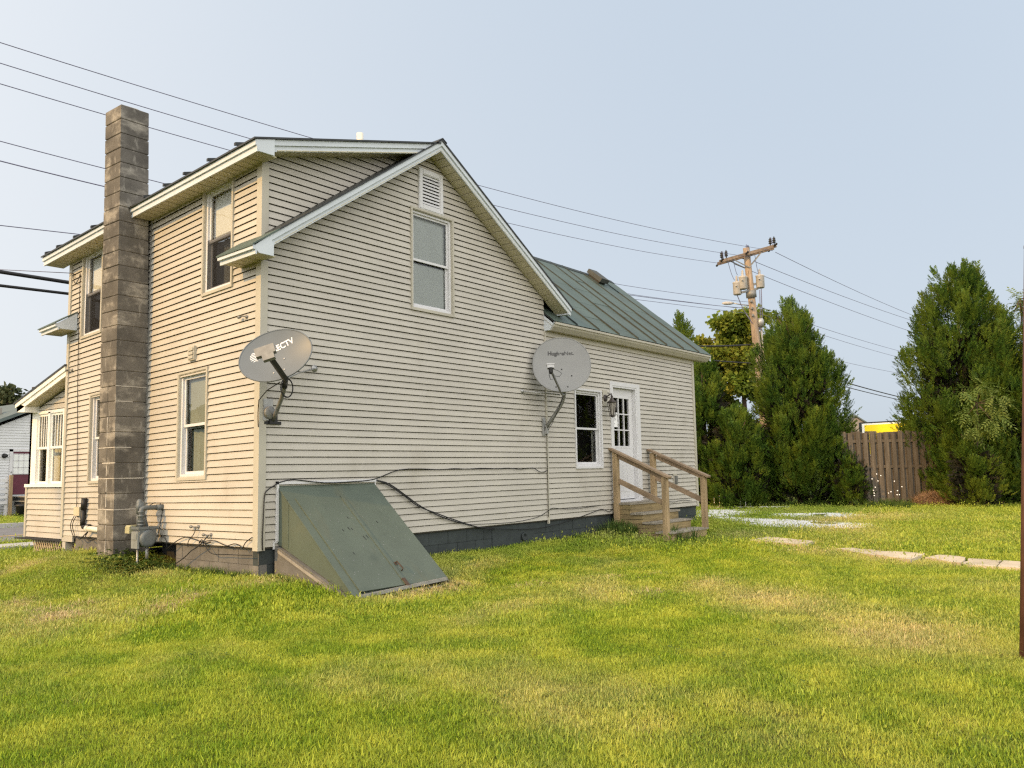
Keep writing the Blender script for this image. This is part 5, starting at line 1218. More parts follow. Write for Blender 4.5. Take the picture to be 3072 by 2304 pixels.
WIRES = {
 't1': [(-14.0, 8.19, 8.68), (-10.71, 7.91, 8.52), (-7.42, 7.63, 8.41), (-4.12, 7.35, 8.34), (-0.83, 7.07, 8.31), (2.46, 6.79, 8.33), (5.75, 6.51, 8.39), (9.05, 6.23, 8.49), (12.34, 5.95, 8.63), (15.63, 5.67, 8.81), (18.92, 5.39, 9.04), (22.22, 5.11, 9.31), (25.51, 4.83, 9.62), (28.8, 4.55, 9.97)],
 't2': [(-14.0, 7.84, 8.32), (-10.75, 7.65, 8.16), (-7.51, 7.45, 8.04), (-4.26, 7.26, 7.97), (-1.02, 7.06, 7.94), (2.23, 6.87, 7.96), (5.48, 6.67, 8.02), (8.72, 6.47, 8.13), (11.97, 6.28, 8.28), (15.22, 6.08, 8.48), (18.46, 5.89, 8.72), (21.71, 5.69, 9.01), (24.95, 5.5, 9.34), (28.2, 5.3, 9.71)],
 't3': [(-14.0, 7.36, 7.77), (-10.81, 7.28, 7.65), (-7.62, 7.19, 7.58), (-4.42, 7.11, 7.55), (-1.23, 7.03, 7.56), (1.96, 6.95, 7.61), (5.15, 6.87, 7.7), (8.35, 6.79, 7.83), (11.54, 6.71, 8.0), (14.73, 6.63, 8.21), (17.92, 6.54, 8.46), (21.12, 6.46, 8.75), (24.31, 6.38, 9.09), (27.5, 6.3, 9.46)],
 'm1': [(-14.0, 7.44, 6.96), (-7.48, 7.14, 6.65), (-0.95, 6.84, 6.5), (2.31, 6.69, 6.48), (5.57, 6.55, 6.51), (12.09, 6.25, 6.68), (18.62, 5.95, 7.01), (25.14, 5.65, 7.51), (28.4, 5.5, 7.81)],
 'm2': [(-14.0, 7.44, 6.65), (-7.48, 7.14, 6.32), (-0.95, 6.84, 6.16), (2.31, 6.69, 6.14), (5.57, 6.55, 6.17), (12.09, 6.25, 6.35), (18.62, 5.95, 6.7), (25.14, 5.65, 7.22), (28.4, 5.5, 7.55)],
 'm3': [(-14.0, 7.44, 3.86), (-7.48, 7.14, 4.44), (-0.95, 6.84, 5.0), (5.57, 6.55, 5.54), (12.09, 6.25, 6.06), (18.62, 5.95, 6.57), (25.14, 5.65, 7.06), (28.4, 5.5, 7.3)],
 'k1': [(-14.0, 6.94, 4.68), (-7.46, 6.74, 4.34), (-0.92, 6.53, 4.2), (5.62, 6.32, 4.25), (12.15, 6.12, 4.5), (18.69, 5.91, 4.95), (25.23, 5.7, 5.6), (28.5, 5.6, 6.0)],
 'k2': [(-14.0, 6.94, 3.76), (-7.45, 6.73, 3.83), (-0.89, 6.53, 3.96), (5.66, 6.32, 4.14), (12.22, 6.12, 4.38), (18.77, 5.91, 4.67), (25.32, 5.7, 5.01), (28.6, 5.6, 5.2)]}
LB = {'t1': 'topmost power wire passing above the house to the far crossarm end', 't2': 'second highest power wire passing above the chimney top', 't3': 'third power wire passing behind the chimney to the near crossarm end',
      'm1': 'thin wire behind the chimney below the three crossarm wires', 'm2': 'doubled wire meeting the chimney midway up its exposed top', 'm3': 'single wire ending behind the far dormer eave',
      'k1': 'upper of two thick black cables behind the dormer wall', 'k2': 'lower of two thick black cables behind the dormer wall'}
G_W = 'overhead wires along the street'
for k, pts in WIRES.items():
    cable(pts, {'k1': .034, 'k2': .026, 'm2': .011}.get(k, .0085), LB[k], M_wire if k[0] != 'k' else M_cable, 'overhead_wire', G_W, 'wire', 5, 4)
cable([(-.03, 4.76, 3.96), (-2, 8, 4.35), (-5, 13, 5.2)], .006, 'faint service wire ending on the wall below the far eave', M_wire, 'overhead_wire', G_W, 'wire', 5, 4)
cable([V(27.95, 5.9, 7.55), V(20, 6.15, 6.9), V(14, 6.3, 6.55)], .008, 'lowest thin wire between the wing roof and the pole', M_wire, 'overhead_wire', G_W, 'wire', 5, 4)
RW = [('highest wire falling from the crossarm towards the tall right cedar', (28.89, 4.48, 9.91), (52.9, 4.65, 10.73), .012), ('second wire falling from the crossarm towards the right cedar', (28.36, 5.21, 9.53), (52.88, 4.75, 10.4), .012),
      ('third wire falling from the crossarm towards the right cedar', (28.0, 6.0, 9.5), (52.8, 4.97, 9.74), .012), ('upper wire leaving the middle cedar towards the right one', (28.4, 5.4, 7.7), (52.7, 5.31, 8.33), .011),
      ('thin wire just below the upper one between the cedars', (28.45, 5.4, 7.4), (52.6, 5.51, 7.97), .010), ('lone faint wire halfway between roofline and fence gap', (28.6, 5.4, 6.2), (52.6, 5.66, 6.95), .010),
      ('upper thick black cable in the gap above the yellow sign', (28.6, 5.5, 5.6), (52.8, 5.66, 5.39), .032), ('lower thick black cable in the gap above the yellow sign', (28.6, 5.5, 5.3), (52.8, 5.67, 5.20), .024)]
for lb, p, q, r_ in RW:
    p = V(*p); q = V(*q); q2 = p + (q - p) * 1.6; L = 1.6
    pts = [p + (q2 - p) * t - V(0, 0, 1.0 * 4 * .25 * (t * (1 - t)) * (0.9 if r_ < .02 else .9)) for t in np.linspace(0, 1, 9)]
    cable(pts, r_, lb, M_wire if r_ < .02 else M_cable, 'overhead_wire', G_W, 'wire', 5, 3)

# ------------------------------------------------------------------ fence, sign, far buildings
fn = thing('board_fence', 'tall weathered board fence between the two big cedars', 'fence', (22.0, -1.2, -.5))
FA = V(21.25, -.10, 0); FB = V(23.6, -3.05, 0); fd = nrm(FB - FA); fnv = V(-fd[1], fd[0], 0) * 1.0
if np.dot(fnv, V(CAM_P.x, CAM_P.y, 0) - FA) < 0: fnv = -fnv
Lf = np.linalg.norm(FB - FA); rf = np.random.default_rng(5); nb_ = int(Lf / .112)
for i in range(nb_):
    s = i * .112; front = i % 2 == 0; p = FA + fd * s + fnv * (.035 if front else -.035); w = .135 + rf.uniform(-.01, .01)
    z1 = 1.83 + rf.uniform(-.03, .03); mb = MB(); ln_ = rf.uniform(-.012, .012)
    mb.beam(p + V(0, 0, -.55), p + V(0, 0, z1) + fd * ln_, fd * w, fnv * .02); mb.build('fence_board', M_fence, fn)
for z in (1.50, .70, -.30):
    mb = MB(); mb.beam(FA + V(0, 0, z), FB + V(0, 0, z), fnv * .034, V(0, 0, .09)); mb.build('fence_rail', M_fence, fn)
sg = thing('yellow_sign', 'yellow sign board with white border and dark frame above the fence', 'sign', (48.0, 5.2, 0))
SD = nrm(V(47.58, 4.55, 0) - V(46.23, 6.28, 0)); sn = V(-SD[1], SD[0], 0); 
if np.dot(sn, V(CAM_P.x - 46, CAM_P.y - 6, 0)) < 0: sn = -sn
s0 = V(46.23, 6.28, 0); 
def sbox(a, b, o0, o1, z0, z1, tl=.035): 
    mb = MB(); mb.beam(s0 + SD * a + sn * o0 + V(0, 0, z0 + a * tl), s0 + SD * b + sn * o0 + V(0, 0, z0 + b * tl), sn * (o1 - o0), V(0, 0, z1 - z0)); return mb
sbox(0, 3.6, -.25, 0, 1.2, 3.30).build('sign_frame', M_black, sg)
sbox(.07, 3.55, 0, .01, 1.3, 3.22).build('sign_border', M_signwhite, sg); sbox(.22, 3.4, .01, .016, 1.4, 3.13).build('sign_face', M_yellow, sg)
mb = sbox(.8, 1.0, -.2, -.1, -.6, 1.3); mb.v += sbox(2.6, 2.8, -.2, -.1, -.6, 1.3).v; mb.f += [tuple(i + 8 for i in f) for f in mb.f]; mb.m += mb.m; mb.build('sign_posts', M_greymetal, sg)
fb = thing('far_building', 'grey gabled building beyond the yellow sign', 'building', (66, 13.5, 0))
g0 = V(66.72, 12.47, 0)
for nm, poly in (('end_wall', [(-2.6, -.6), (1.9, -.6), (1.9, 3.55), (0, 4.8), (-2.6, 3.2)]),):
    mb = MB(); mb.prism([g0 + SD * a + V(0, 0, z) for a, z in poly], -sn * 9); mb.build(nm, M_brickgrey, fb)
for a0_, z0_, a1_, z1_ in ((0, 4.83, 2.1, 3.45), (0, 4.83, -2.9, 3.02)):
    mb = MB(); mb.beam(g0 + SD * a0_ + sn * .15 + V(0, 0, z0_), g0 + SD * a1_ + sn * .15 + V(0, 0, z1_), -sn * 9.3, V(0, 0, .12)); mb.build('roof', M_nroof, fb)

# neighbour across the road
nh = thing('neighbour_house', 'grey sided house with maroon door across the road', 'house', (8, 26, -.5))
mb = MB(); NX = -3.0, 11.4; NP = 9.0
nroof = lambda x: 3.40 + (min(x, NP) - 7.9) * .44 if x <= NP else 3.40 + (NP - 7.9) * .44 - (x - NP) * .44
mb.prism([(NX[0], 26, -.55), (NX[1], 26, -.55), (NX[1], 26, nroof(NX[1]) - .3), (NP, 26, nroof(NP) - .15), (4.0, 26, nroof(4.0) - .2), (NX[0], 26, 1.6)], (0, 8, 0)); nw = mb.build('end_wall', M_nsiding, nh)
for k in range(42):
    z = -.45 + k * .101; mb = MB(); xa = max(NX[0], 7.9 + (z + .25 - 3.40) / .44 - .0) if z > 1.5 else 3.0
    xa = max(xa, 3.0); xb = min(NX[1], NP + (NP - 7.9) + (3.40 - z - .25) / .44)
    if xb - xa < .1: continue
    segs = [(xa, xb)]
    if z < 1.95: segs = [(xa, 7.36), (8.18, xb)]
    for a, b in segs:
        if b > a: mb.prism([(a, 26, z), (a, 25.978, z), (a, 25.996, z + .1), (a, 26, z + .1)], (b - a, 0, 0))
    mb.build('siding_board', M_nsiding, nw)
mb = MB(); mb.beam((3.0, 25.75, nroof(3.0) - .02), (NP, 25.75, nroof(NP) - .02), (0, 8.5, 0), (0, 0, .13)); mb.beam((NP, 25.75, nroof(NP) - .02), (12.0, 25.75, nroof(12.0) - .02), (0, 8.5, 0), (0, 0, .13)); nr_ = mb.build('roof', M_nroof, nh)
mb = MB(); mb.box((7.30, 27.5, 3.0), (7.62, 27.9, 3.62)); mb.build('chimney', M_concrete, nr_)
mb = MB(); mb.box((7.37, 25.95, .25), (7.48, 26.02, 1.97)); mb.box((8.07, 25.95, .25), (8.17, 26.02, 1.97)); mb.box((7.37, 25.95, 1.88), (8.17, 26.02, 1.98)); nd = mb.build('door_frame', M_white, nh)
mb = MB(); mb.box((7.48, 25.98, .28), (8.07, 26.01, 1.88)); nd = mb.build('door', M_maroon, nh)
mb = MB()
for k in range(4): mb.box((7.50 + k * .18 - .012, 25.955, 1.04), (7.50 + k * .18 + .012, 25.975, 1.80))
for k in range(4): mb.box((7.50, 25.955, 1.04 + k * .25 - .012), (8.05, 25.975, 1.04 + k * .25 + .012))
mb.build('muntin', M_white, nd)
for i in range(3):
    for k in range(3):
        mb = MB(); mb.box((7.515 + i * .18, 25.965, 1.055 + k * .25), (7.665 + i * .18, 25.972, 1.275 + k * .25)); mb.build('pane', M_shade, nd)
mb = MB(); mb.lathe((7.43, 25.95, 1.12), (0, -1, 0), [(0, .02), (.03, .02)], 8); mb.stick((7.42, 25.92, 1.12), (7.47, 25.92, 1.12), .02, .02); mb.build('door_handle', M_galv, nd)
v = louvre(lambda u, oo, z: (u, 26 - oo, z), (8.03, 8.36, 2.63, 3.14), 6, M_white, nh, 'gable_vent', .05, .05)
mb = MB(); mb.lathe((7.18, 25.97, 1.72), (0, -1, 0), [(0, .09), (.03, .09), (.05, .05), (.12, .04), (.13, .07), (.2, .06)], 10); mb.build('porch_light', M_black, nh)
ns = thing('front_stoop', 'dark stoop steps under the maroon door across the road', 'steps', (7.8, 25.3, -.5))
for k in range(5):
    z = .22 - k * .16; mb = MB(); mb.box((7.40, 24.6 - k * .25, z - .03), (9.0, 25.9 - k * .25, z)); mb.build('tread', M_concrete, ns)
    mb = MB(); mb.box((7.45, 24.66 - k * .25, z - .16), (9.0, 25.85 - k * .25, z - .032)); mb.build('riser', M_dark, ns)
pt_ = thing('planter_box', 'dark planter beside the stoop across the road', 'planter', (7.4, 24.0, -.5))
mb = MB(); mb.lathe((7.32, 24.6, -.55), (0, 0, 1), [(0, .16), (.40, .20), (.42, .23), (.48, .23), (.49, .18)], 14); mb.build('planter', M_black, pt_)
rl = thing('white_railing', 'white slatted railing left of the maroon door', 'railing', (6.4, 25.4, -.3))
for k in range(5):
    mb = MB(); mb.box((5.4, 25.35, -.05 + k * .2), (7.12, 25.39, .06 + k * .2)); mb.build('slat', M_white, rl)
for x in (5.6, 6.3, 7.05): 
    mb = MB(); mb.box((x, 25.39, -.55), (x + .09, 25.47, .95)); mb.build('post', M_white, rl)
mb = MB(); mb.box((7.14, 25.25, -.55), (7.24, 25.35, 1.0)); mb.build('newel_post', M_wood, rl, label='brown wooden newel post')

# rusty metal post at the right edge
mp = thing('metal_post', 'leaning rust brown metal pipe post standing in the lawn', 'post', (1.0, -7.36, -.55))
mb = MB(); bp = V(1.02, -7.375, -.62); tp = V(1.335, -7.575, 2.4); mb.tube([bp, bp + (tp - bp) * .5, tp], .0275, 14); mb.build('pipe', M_post, mp); mb = MB(); mb.lathe(tp, nrm(tp - bp), [(0, .03), (.02, .03), (.03, .012)], 12); mb.build('cap', M_post, mp)

# low white picket edging under the hedge
pk = thing('picket_edging', 'low white picket edging at the foot of the hedge', 'fence', (19.3, 2.8, -.5))
pa, pb_ = V(19.25, 3.45, -.47), V(20.1, 1.2, -.47); pd = (pb_ - pa) / np.linalg.norm(pb_ - pa)
mb = MB(); mb.beam(pa, pb_, V(.02, .02, 0), V(0, 0, .05)); mb.build('edging_rail', M_porchwhite, pk)
for i in range(9):
    p = pa + pd * (.12 + i * .16); mb = MB(); mb.beam(p, p + V(0, 0, .32 + .1 * rf.random()), pd * .022, V(.012, .008, 0)); mb.build('picket', M_porchwhite, pk)

# ------------------------------------------------------------------ vegetation
def frond_template(n, seed, long=1.0, leaf=.30, wid=.085, ang=38):
    """flattened feathery spray along +x: spine leaflets alternate left and right, thin quads"""
    r = np.random.default_rng(seed); vs = []; fs = []
    def lf(base, d, nrm_, L, w):
        d = nrm(d); s = nrm(np.cross(d, nrm_)) * w / 2; b = np.array(base, float); o_ = len(vs)
        vs.extend([b, b + d * L * .45 + s, b + d * L, b + d * L * .45 - s]); fs.append((o_, o_ + 1, o_ + 2, o_ + 3))
    for i in range(n):
        t = (i + .3) / n; p = V(t * long * .85, 0, .10 * t * t - .02 * math.sin(t * 5)); sg_ = 1 if i % 2 else -1
        a = R(ang + r.uniform(-12, 12)) * sg_; L = leaf * (1.15 - .7 * t) * r.uniform(.8, 1.25)
        lf(p, (math.cos(a), math.sin(a), r.uniform(-.15, .25)), (r.uniform(-.3, .3), r.uniform(-.3, .3), 1), L, wid * r.uniform(.8, 1.3))
    lf((.55 * long, 0, .03), (1, 0, .12), (0, 0.2, 1), .45 * long, wid * 1.1)
    return np.array(vs), np.array(fs)
def scatter(templates, pos, dirs, ups, scale, rg):
    V_, F_ = [], []; off = 0; idx = rg.integers(len(templates), size=len(pos))
    for k, (tv, tf) in enumerate(templates):
        m = idx == k
        if not m.any(): continue
        P, D, U_, s = pos[m], dirs[m], ups[m], scale[m]
        D = D / np.linalg.norm(D, axis=1, keepdims=True); S_ = np.cross(U_, D); S_ /= np.linalg.norm(S_, axis=1, keepdims=True) + 1e-9; U2 = np.cross(D, S_)
        W_ = (tv[None, :, 0:1] * D[:, None] + tv[None, :, 1:2] * S_[:, None] + tv[None, :, 2:3] * U2[:, None]) * s[:, None, None] + P[:, None]
        n = len(P); V_.append(W_.reshape(-1, 3)); F_.append((tf[None] + (np.arange(n) * len(tv))[:, None, None] + off).reshape(-1, tf.shape[1])); off += n * len(tv)
    return np.concatenate(V_), np.concatenate(F_)
FR = [frond_template(9, s, 1.0, .34, .10) for s in range(6)]
def cedar(base, h, prof, label, seed, plumes, per, m=M_cedar, size=.30, lean=(0, 0), group='cedars along the lot edge', name='cedar_tree', squash=1.0, tops=1, skirt=.15):
    """crown made of many upright plumes of flat sprays; prof(t) = crown radius at height fraction t"""
    rg = np.random.default_rng(seed); base = np.array(base, float)
    t = thing(name, label, 'tree', tuple(base), group)
    P, D, U_, Sc = [], [], [], []
    for i in range(plumes):
        tt = skirt * .2 + (1 - skirt * .2) * (1 - math.sqrt(rg.uniform(0, 1)) ) if rg.random() < .45 else rg.uniform(.0, .93)
        r = prof(tt) * (rg.uniform(.62, .98) if rg.random() < .75 else rg.uniform(.2, .6)); th = rg.uniform(0, 6.283)
        hp = h * rg.uniform(.10, .20) * (1.0 if tt < .8 else .8); rp = (.16 + .28 * prof(tt) * .5) * rg.uniform(.75, 1.25)
        hp *= 1.0; c = base + V(r * math.cos(th) + lean[0] * tt, r * math.sin(th) + lean[1] * tt, h * tt)
        out = V(math.cos(th), math.sin(th), 0)
        n = int(per * rg.uniform(.7, 1.3)); q = rg.uniform(0, 1, n) ** .8; ph = rg.uniform(0, 6.283, n)
        rr = rp * np.sqrt(np.clip(1 - q, .02, 1)) * rg.uniform(.5, 1.0, n) * (1.0 + .25 * np.sin(ph * 3 + i))
        pos = c + np.stack([np.cos(ph) * rr, np.sin(ph) * rr, q * hp - hp * .35], 1) + out * (q * .10 * rp)[:, None]
        d = np.stack([np.cos(ph) * .75 + out[0] * .5, np.sin(ph) * .75 + out[1] * .5, .55 + q * 1.3 + rg.uniform(-.35, .35, n)], 1)
        up = np.stack([-np.cos(ph) + rg.normal(0, .4, n), -np.sin(ph) + rg.normal(0, .4, n), .7 + rg.normal(0, .3, n)], 1)
        P.append(pos); D.append(d); U_.append(up); Sc.append(size * rg.uniform(.65, 1.25, n))
    # leaders at the top
    for k in range(tops):
        n = int(per * 1.2); q = rg.uniform(0, 1, n); ph = rg.uniform(0, 6.283, n); rr = prof(.93) * (1 - q) * .9 + .03
        ox = V(lean[0] + (k - (tops - 1) / 2) * .35 * (-CAM_R.x * 0 + 1) * CAM_R.x, lean[1] + (k - (tops - 1) / 2) * .35 * CAM_R.y, 0)
        pos = base + ox + np.stack([np.cos(ph) * rr, np.sin(ph) * rr, h * (.90 + .10 * q)], 1)
        d = np.stack([np.cos(ph) * .5, np.sin(ph) * .5, .8 + q], 1); up = np.stack([-np.cos(ph), -np.sin(ph), np.full(n, .6)], 1)
        P.append(pos); D.append(d); U_.append(up); Sc.append(size * .8 * rg.uniform(.6, 1.1, n))
    P, D, U_, Sc = map(np.concatenate, (P, D, U_, Sc))
    P[:, 2] = np.maximum(P[:, 2], base[2] + .03)
    vs, fs = scatter(FR, P, D, U_, Sc, rg)
    link_mesh(np_mesh('crown', vs - base, fs, m), 'crown', t)
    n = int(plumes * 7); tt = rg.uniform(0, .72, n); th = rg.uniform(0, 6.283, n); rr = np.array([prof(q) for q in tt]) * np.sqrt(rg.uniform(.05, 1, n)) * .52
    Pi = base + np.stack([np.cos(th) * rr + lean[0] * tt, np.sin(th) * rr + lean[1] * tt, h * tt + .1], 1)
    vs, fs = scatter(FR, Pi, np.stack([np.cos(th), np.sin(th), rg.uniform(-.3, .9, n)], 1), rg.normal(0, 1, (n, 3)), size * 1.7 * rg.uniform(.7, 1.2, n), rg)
    link_mesh(np_mesh('inner_twigs', vs - base, fs, M_twig), 'inner_twigs', t)  # dense dead twigs, added to block light and darken the crown's gaps
    mb = MB(); mb.tube([base - V(0, 0, .2), base + V(lean[0] * .4, lean[1] * .4, h * .45), base + V(lean[0] * .9, lean[1] * .9, h * .92)], [.13 + h * .008, .09, .02], 8)
    for i in range(16):
        tt = rg.uniform(.1, .85); th = rg.uniform(0, 6.283); r = prof(tt) * .75; p = base + V(lean[0] * tt, lean[1] * tt, h * tt)
        mb.tube([p, p + V(math.cos(th) * r * .6, math.sin(th) * r * .6, .15), p + V(math.cos(th) * r, math.sin(th) * r, .5)], [.035, .02, .006], 5)
    mb.build('trunk', M_bark, t); return t
def P_prof(R_, a=.16, b=1.25, low=.75):
    return lambda t: R_ * ((low + (1 - low) * min(1, t / a)) if t < a else max(0.02, (1 - ((t - a) / (1 - a)) ** b)) ** .8)
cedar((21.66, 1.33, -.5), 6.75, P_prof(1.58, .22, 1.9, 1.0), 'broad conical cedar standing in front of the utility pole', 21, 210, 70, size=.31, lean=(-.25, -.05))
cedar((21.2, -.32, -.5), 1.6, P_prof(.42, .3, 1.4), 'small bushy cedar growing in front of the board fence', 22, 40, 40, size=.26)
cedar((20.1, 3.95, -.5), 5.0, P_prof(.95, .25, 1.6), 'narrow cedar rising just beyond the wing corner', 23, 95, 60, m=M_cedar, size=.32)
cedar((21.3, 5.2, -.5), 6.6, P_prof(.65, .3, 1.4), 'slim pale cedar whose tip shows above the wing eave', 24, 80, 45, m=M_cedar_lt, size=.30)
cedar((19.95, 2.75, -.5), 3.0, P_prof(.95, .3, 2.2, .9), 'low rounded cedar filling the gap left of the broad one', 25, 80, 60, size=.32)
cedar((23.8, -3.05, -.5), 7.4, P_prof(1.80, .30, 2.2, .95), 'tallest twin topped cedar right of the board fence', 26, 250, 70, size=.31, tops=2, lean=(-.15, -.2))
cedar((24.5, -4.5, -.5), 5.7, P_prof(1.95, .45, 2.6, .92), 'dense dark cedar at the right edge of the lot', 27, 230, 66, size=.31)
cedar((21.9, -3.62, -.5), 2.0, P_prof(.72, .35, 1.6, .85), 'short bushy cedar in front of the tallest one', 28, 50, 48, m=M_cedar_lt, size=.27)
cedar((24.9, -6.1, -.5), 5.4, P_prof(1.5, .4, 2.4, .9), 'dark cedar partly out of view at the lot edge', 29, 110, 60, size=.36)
for i, (x, y, h) in enumerate(((25.0, -8.6, 5.5), (26.0, -11.5, 6.2), (25.6, -14.5, 5.6))):      # the row goes on; the wing window and door mirror it
    cedar((x, y, -.5), h, P_prof(1.7, .4, 2.2, .9), ('nearest', 'middle', 'last')[i] + ' of three dark cedars along the lot edge mirrored in the wing window', 90 + i, 60, 40, size=.5, group='cedars mirrored in the wing window')

LT = []
for s in range(4):
    r_ = np.random.default_rng(50 + s); vs = []; fs = []
    for k in range(5):
        a = r_.uniform(0, 6.283); d = V(math.cos(a), math.sin(a), r_.uniform(-.3, .4)); sd = nrm(np.cross(d, V(0, 0, 1) + r_.normal(0, .4, 3))); b = r_.normal(0, .35, 3); o_ = len(vs); L = r_.uniform(.5, .9); w = L * .42
        vs += [b, b + d * L * .5 + sd * w, b + d * L, b + d * L * .5 - sd * w]; fs.append((o_, o_ + 1, o_ + 2, o_ + 3))
    LT.append((np.array(vs), np.array(fs)))
CP = []
for s in range(3):                                    # compound leaf: pairs of leaflets
    r_ = np.random.default_rng(80 + s); vs = []; fs = []
    for k in range(9):
        t = .15 + .85 * (k // 2) / 4; sg_ = 1 if k % 2 else -1; a = R(60) * sg_ if k < 8 else 0; b = V(t, 0, -.25 * t * t); d = nrm(V(math.cos(a), math.sin(a), -.3)); sd = nrm(np.cross(d, V(0, 0, 1))); L = .34 * r_.uniform(.85, 1.15); w = .065; o_ = len(vs)
        vs += [b, b + d * L * .45 + sd * w, b + d * L, b + d * L * .45 - sd * w]; fs.append((o_, o_ + 1, o_ + 2, o_ + 3))
    CP.append((np.array(vs), np.array(fs)))
def leafy(base, trunk_pts, clumps, label, seed, m, per, size, templ, name, trunk_r=.12, group=None, cat='tree', droop=0):
    rg = np.random.default_rng(seed); t = thing(name, label, cat, tuple(base), group); P, D, U_, Sc = [], [], [], []
    mb = MB(); n_ = len(trunk_pts); mb.tube(trunk_pts, list(np.linspace(trunk_r, trunk_r * .25, n_)), 8)
    for (c, rx, rz) in clumps:
        c = np.array(c, float); n = int(per * rx * rx); v = rg.normal(0, 1, (n, 3)); v /= np.linalg.norm(v, axis=1, keepdims=True); v *= rg.uniform(.35, 1.05, (n, 1)) ** .6
        P.append(c + v * (rx, rx, rz)); D.append(v + rg.normal(0, .5, (n, 3)) + (0, 0, -droop)); U_.append(v * .3 + (0, 0, 1) + rg.normal(0, .35, (n, 3))); Sc.append(size * rg.uniform(.6, 1.3, n))
        k = min(range(n_), key=lambda q: abs(trunk_pts[q][2] - (c[2] - .5 * rz))); a = np.array(trunk_pts[k], float); mb.tube([a, (a + c) / 2 + V(0, 0, -.1 * rz), c + V(0, 0, -.2 * rz)], [trunk_r * .4, trunk_r * .25, trunk_r * .1], 5)
    P, D, U_, Sc = map(np.concatenate, (P, D, U_, Sc)); vs, fs = scatter(templ, P, D, U_, Sc, rg); link_mesh(np_mesh('crown', vs - np.array(base), fs, m), 'crown', t); mb.build('trunk', M_bark, t); return t
rg = np.random.default_rng(33); MC = V(37.9, 9.9, 0)
cl = []
for i in range(80):
    q = rg.uniform(-1.15, .9); w = rg.uniform(-1, 1); z = rg.uniform(.2, 9.0); wz = 3.0 if z < 7.2 else 3.0 * (9.9 - z) / 2.7
    c = MC + V(CAM_R.x, CAM_R.y, 0) * q * wz + V(CAM_F.x, CAM_F.y, 0) * w * 1.8 + V(0, 0, z); cl.append((c, rg.uniform(.5, .85), rg.uniform(.28, .48)))
leafy((37.9, 9.9, -.5), [(37.9, 9.9, -.6), (37.9, 9.9, 3), (37.8, 9.95, 6), (37.9, 9.9, 8.6)], cl, 'yellow green maple behind the utility pole', 34, M_maple, 330, .30, LT, 'maple_tree', .2)
rg = np.random.default_rng(35)
cl = [((25.1 + rg.uniform(-.25, .4), -4.75 + rg.uniform(-.3, .3), z), rg.uniform(.28, .42), rg.uniform(.22, .35)) for z in np.linspace(3.6, 6.1, 14)]
leafy((25.2, -4.8, -.5), [(25.2, -4.8, -.6), (25.2, -4.8, 3), (25.15, -4.75, 6)], cl, 'pale ash sapling rising above the right edge cedar', 36, M_sapling, 260, .34, CP, 'ash_sapling', .06, droop=.4)
rg = np.random.default_rng(37)
cl = [((21.15 + rg.uniform(-.3, .3), -3.95 + rg.uniform(-.55, .55), z), rg.uniform(.22, .32), rg.uniform(.14, .22)) for z in np.linspace(1.7, 2.95, 11)]
leafy((22.1, -3.7, -.5), [(22.1, -3.7, -.6), (21.9, -3.75, 1), (21.2, -3.95, 2.5)], cl, 'bright green leafy sapling in front of the tallest cedar', 38, M_sapling, 300, .30, CP, 'leafy_sapling', .035, droop=.5)
rg = np.random.default_rng(39)
cl = [((18.4 + rg.uniform(-2.3, 1.0) * (1 - k / 16), 55 + rg.uniform(-1.5, 1.5), 2.5 + k * .30 ), rg.uniform(.5, .9), rg.uniform(.35, .6)) for k in range(15)] + [((16.3 + rg.uniform(-.8, .8), 55, 2.6 + k * .35), .7, .5) for k in range(7)]
leafy((18.2, 55, -.5), [(18.2, 55, -.6), (18.2, 55, 3), (18.3, 55, 6.8)], cl, 'distant dark tree rising over the grey neighbour roof', 40, M_fartree, 170, .42, LT, 'far_tree', .25)

# the wood beyond the side street: out of frame, mirrored in the eave wall windows
rg = np.random.default_rng(75); n = 9000; X = rg.uniform(-95, -22, n); H = 8.2 + 1.6 * np.sin(X * .31) + 1.1 * np.sin(X * .83 + 1); q = rg.uniform(0, 1, n) ** .7
P = np.stack([X, 74 + rg.normal(0, 2.0, n), -.5 + H * q], 1); a = rg.uniform(0, 6.283, n)
vs, fs = scatter(LT, P, np.stack([np.cos(a), np.sin(a), rg.normal(0, .4, n)], 1), rg.normal(0, .4, (n, 3)) + (0, 0, 1), 1.5 * rg.uniform(.6, 1.3, n), rg)
link_mesh(np_mesh('far_wood', vs, fs, M_fartree), 'far_wood', label='far wood mirrored in the side wall windows', cat='trees', kind='stuff')

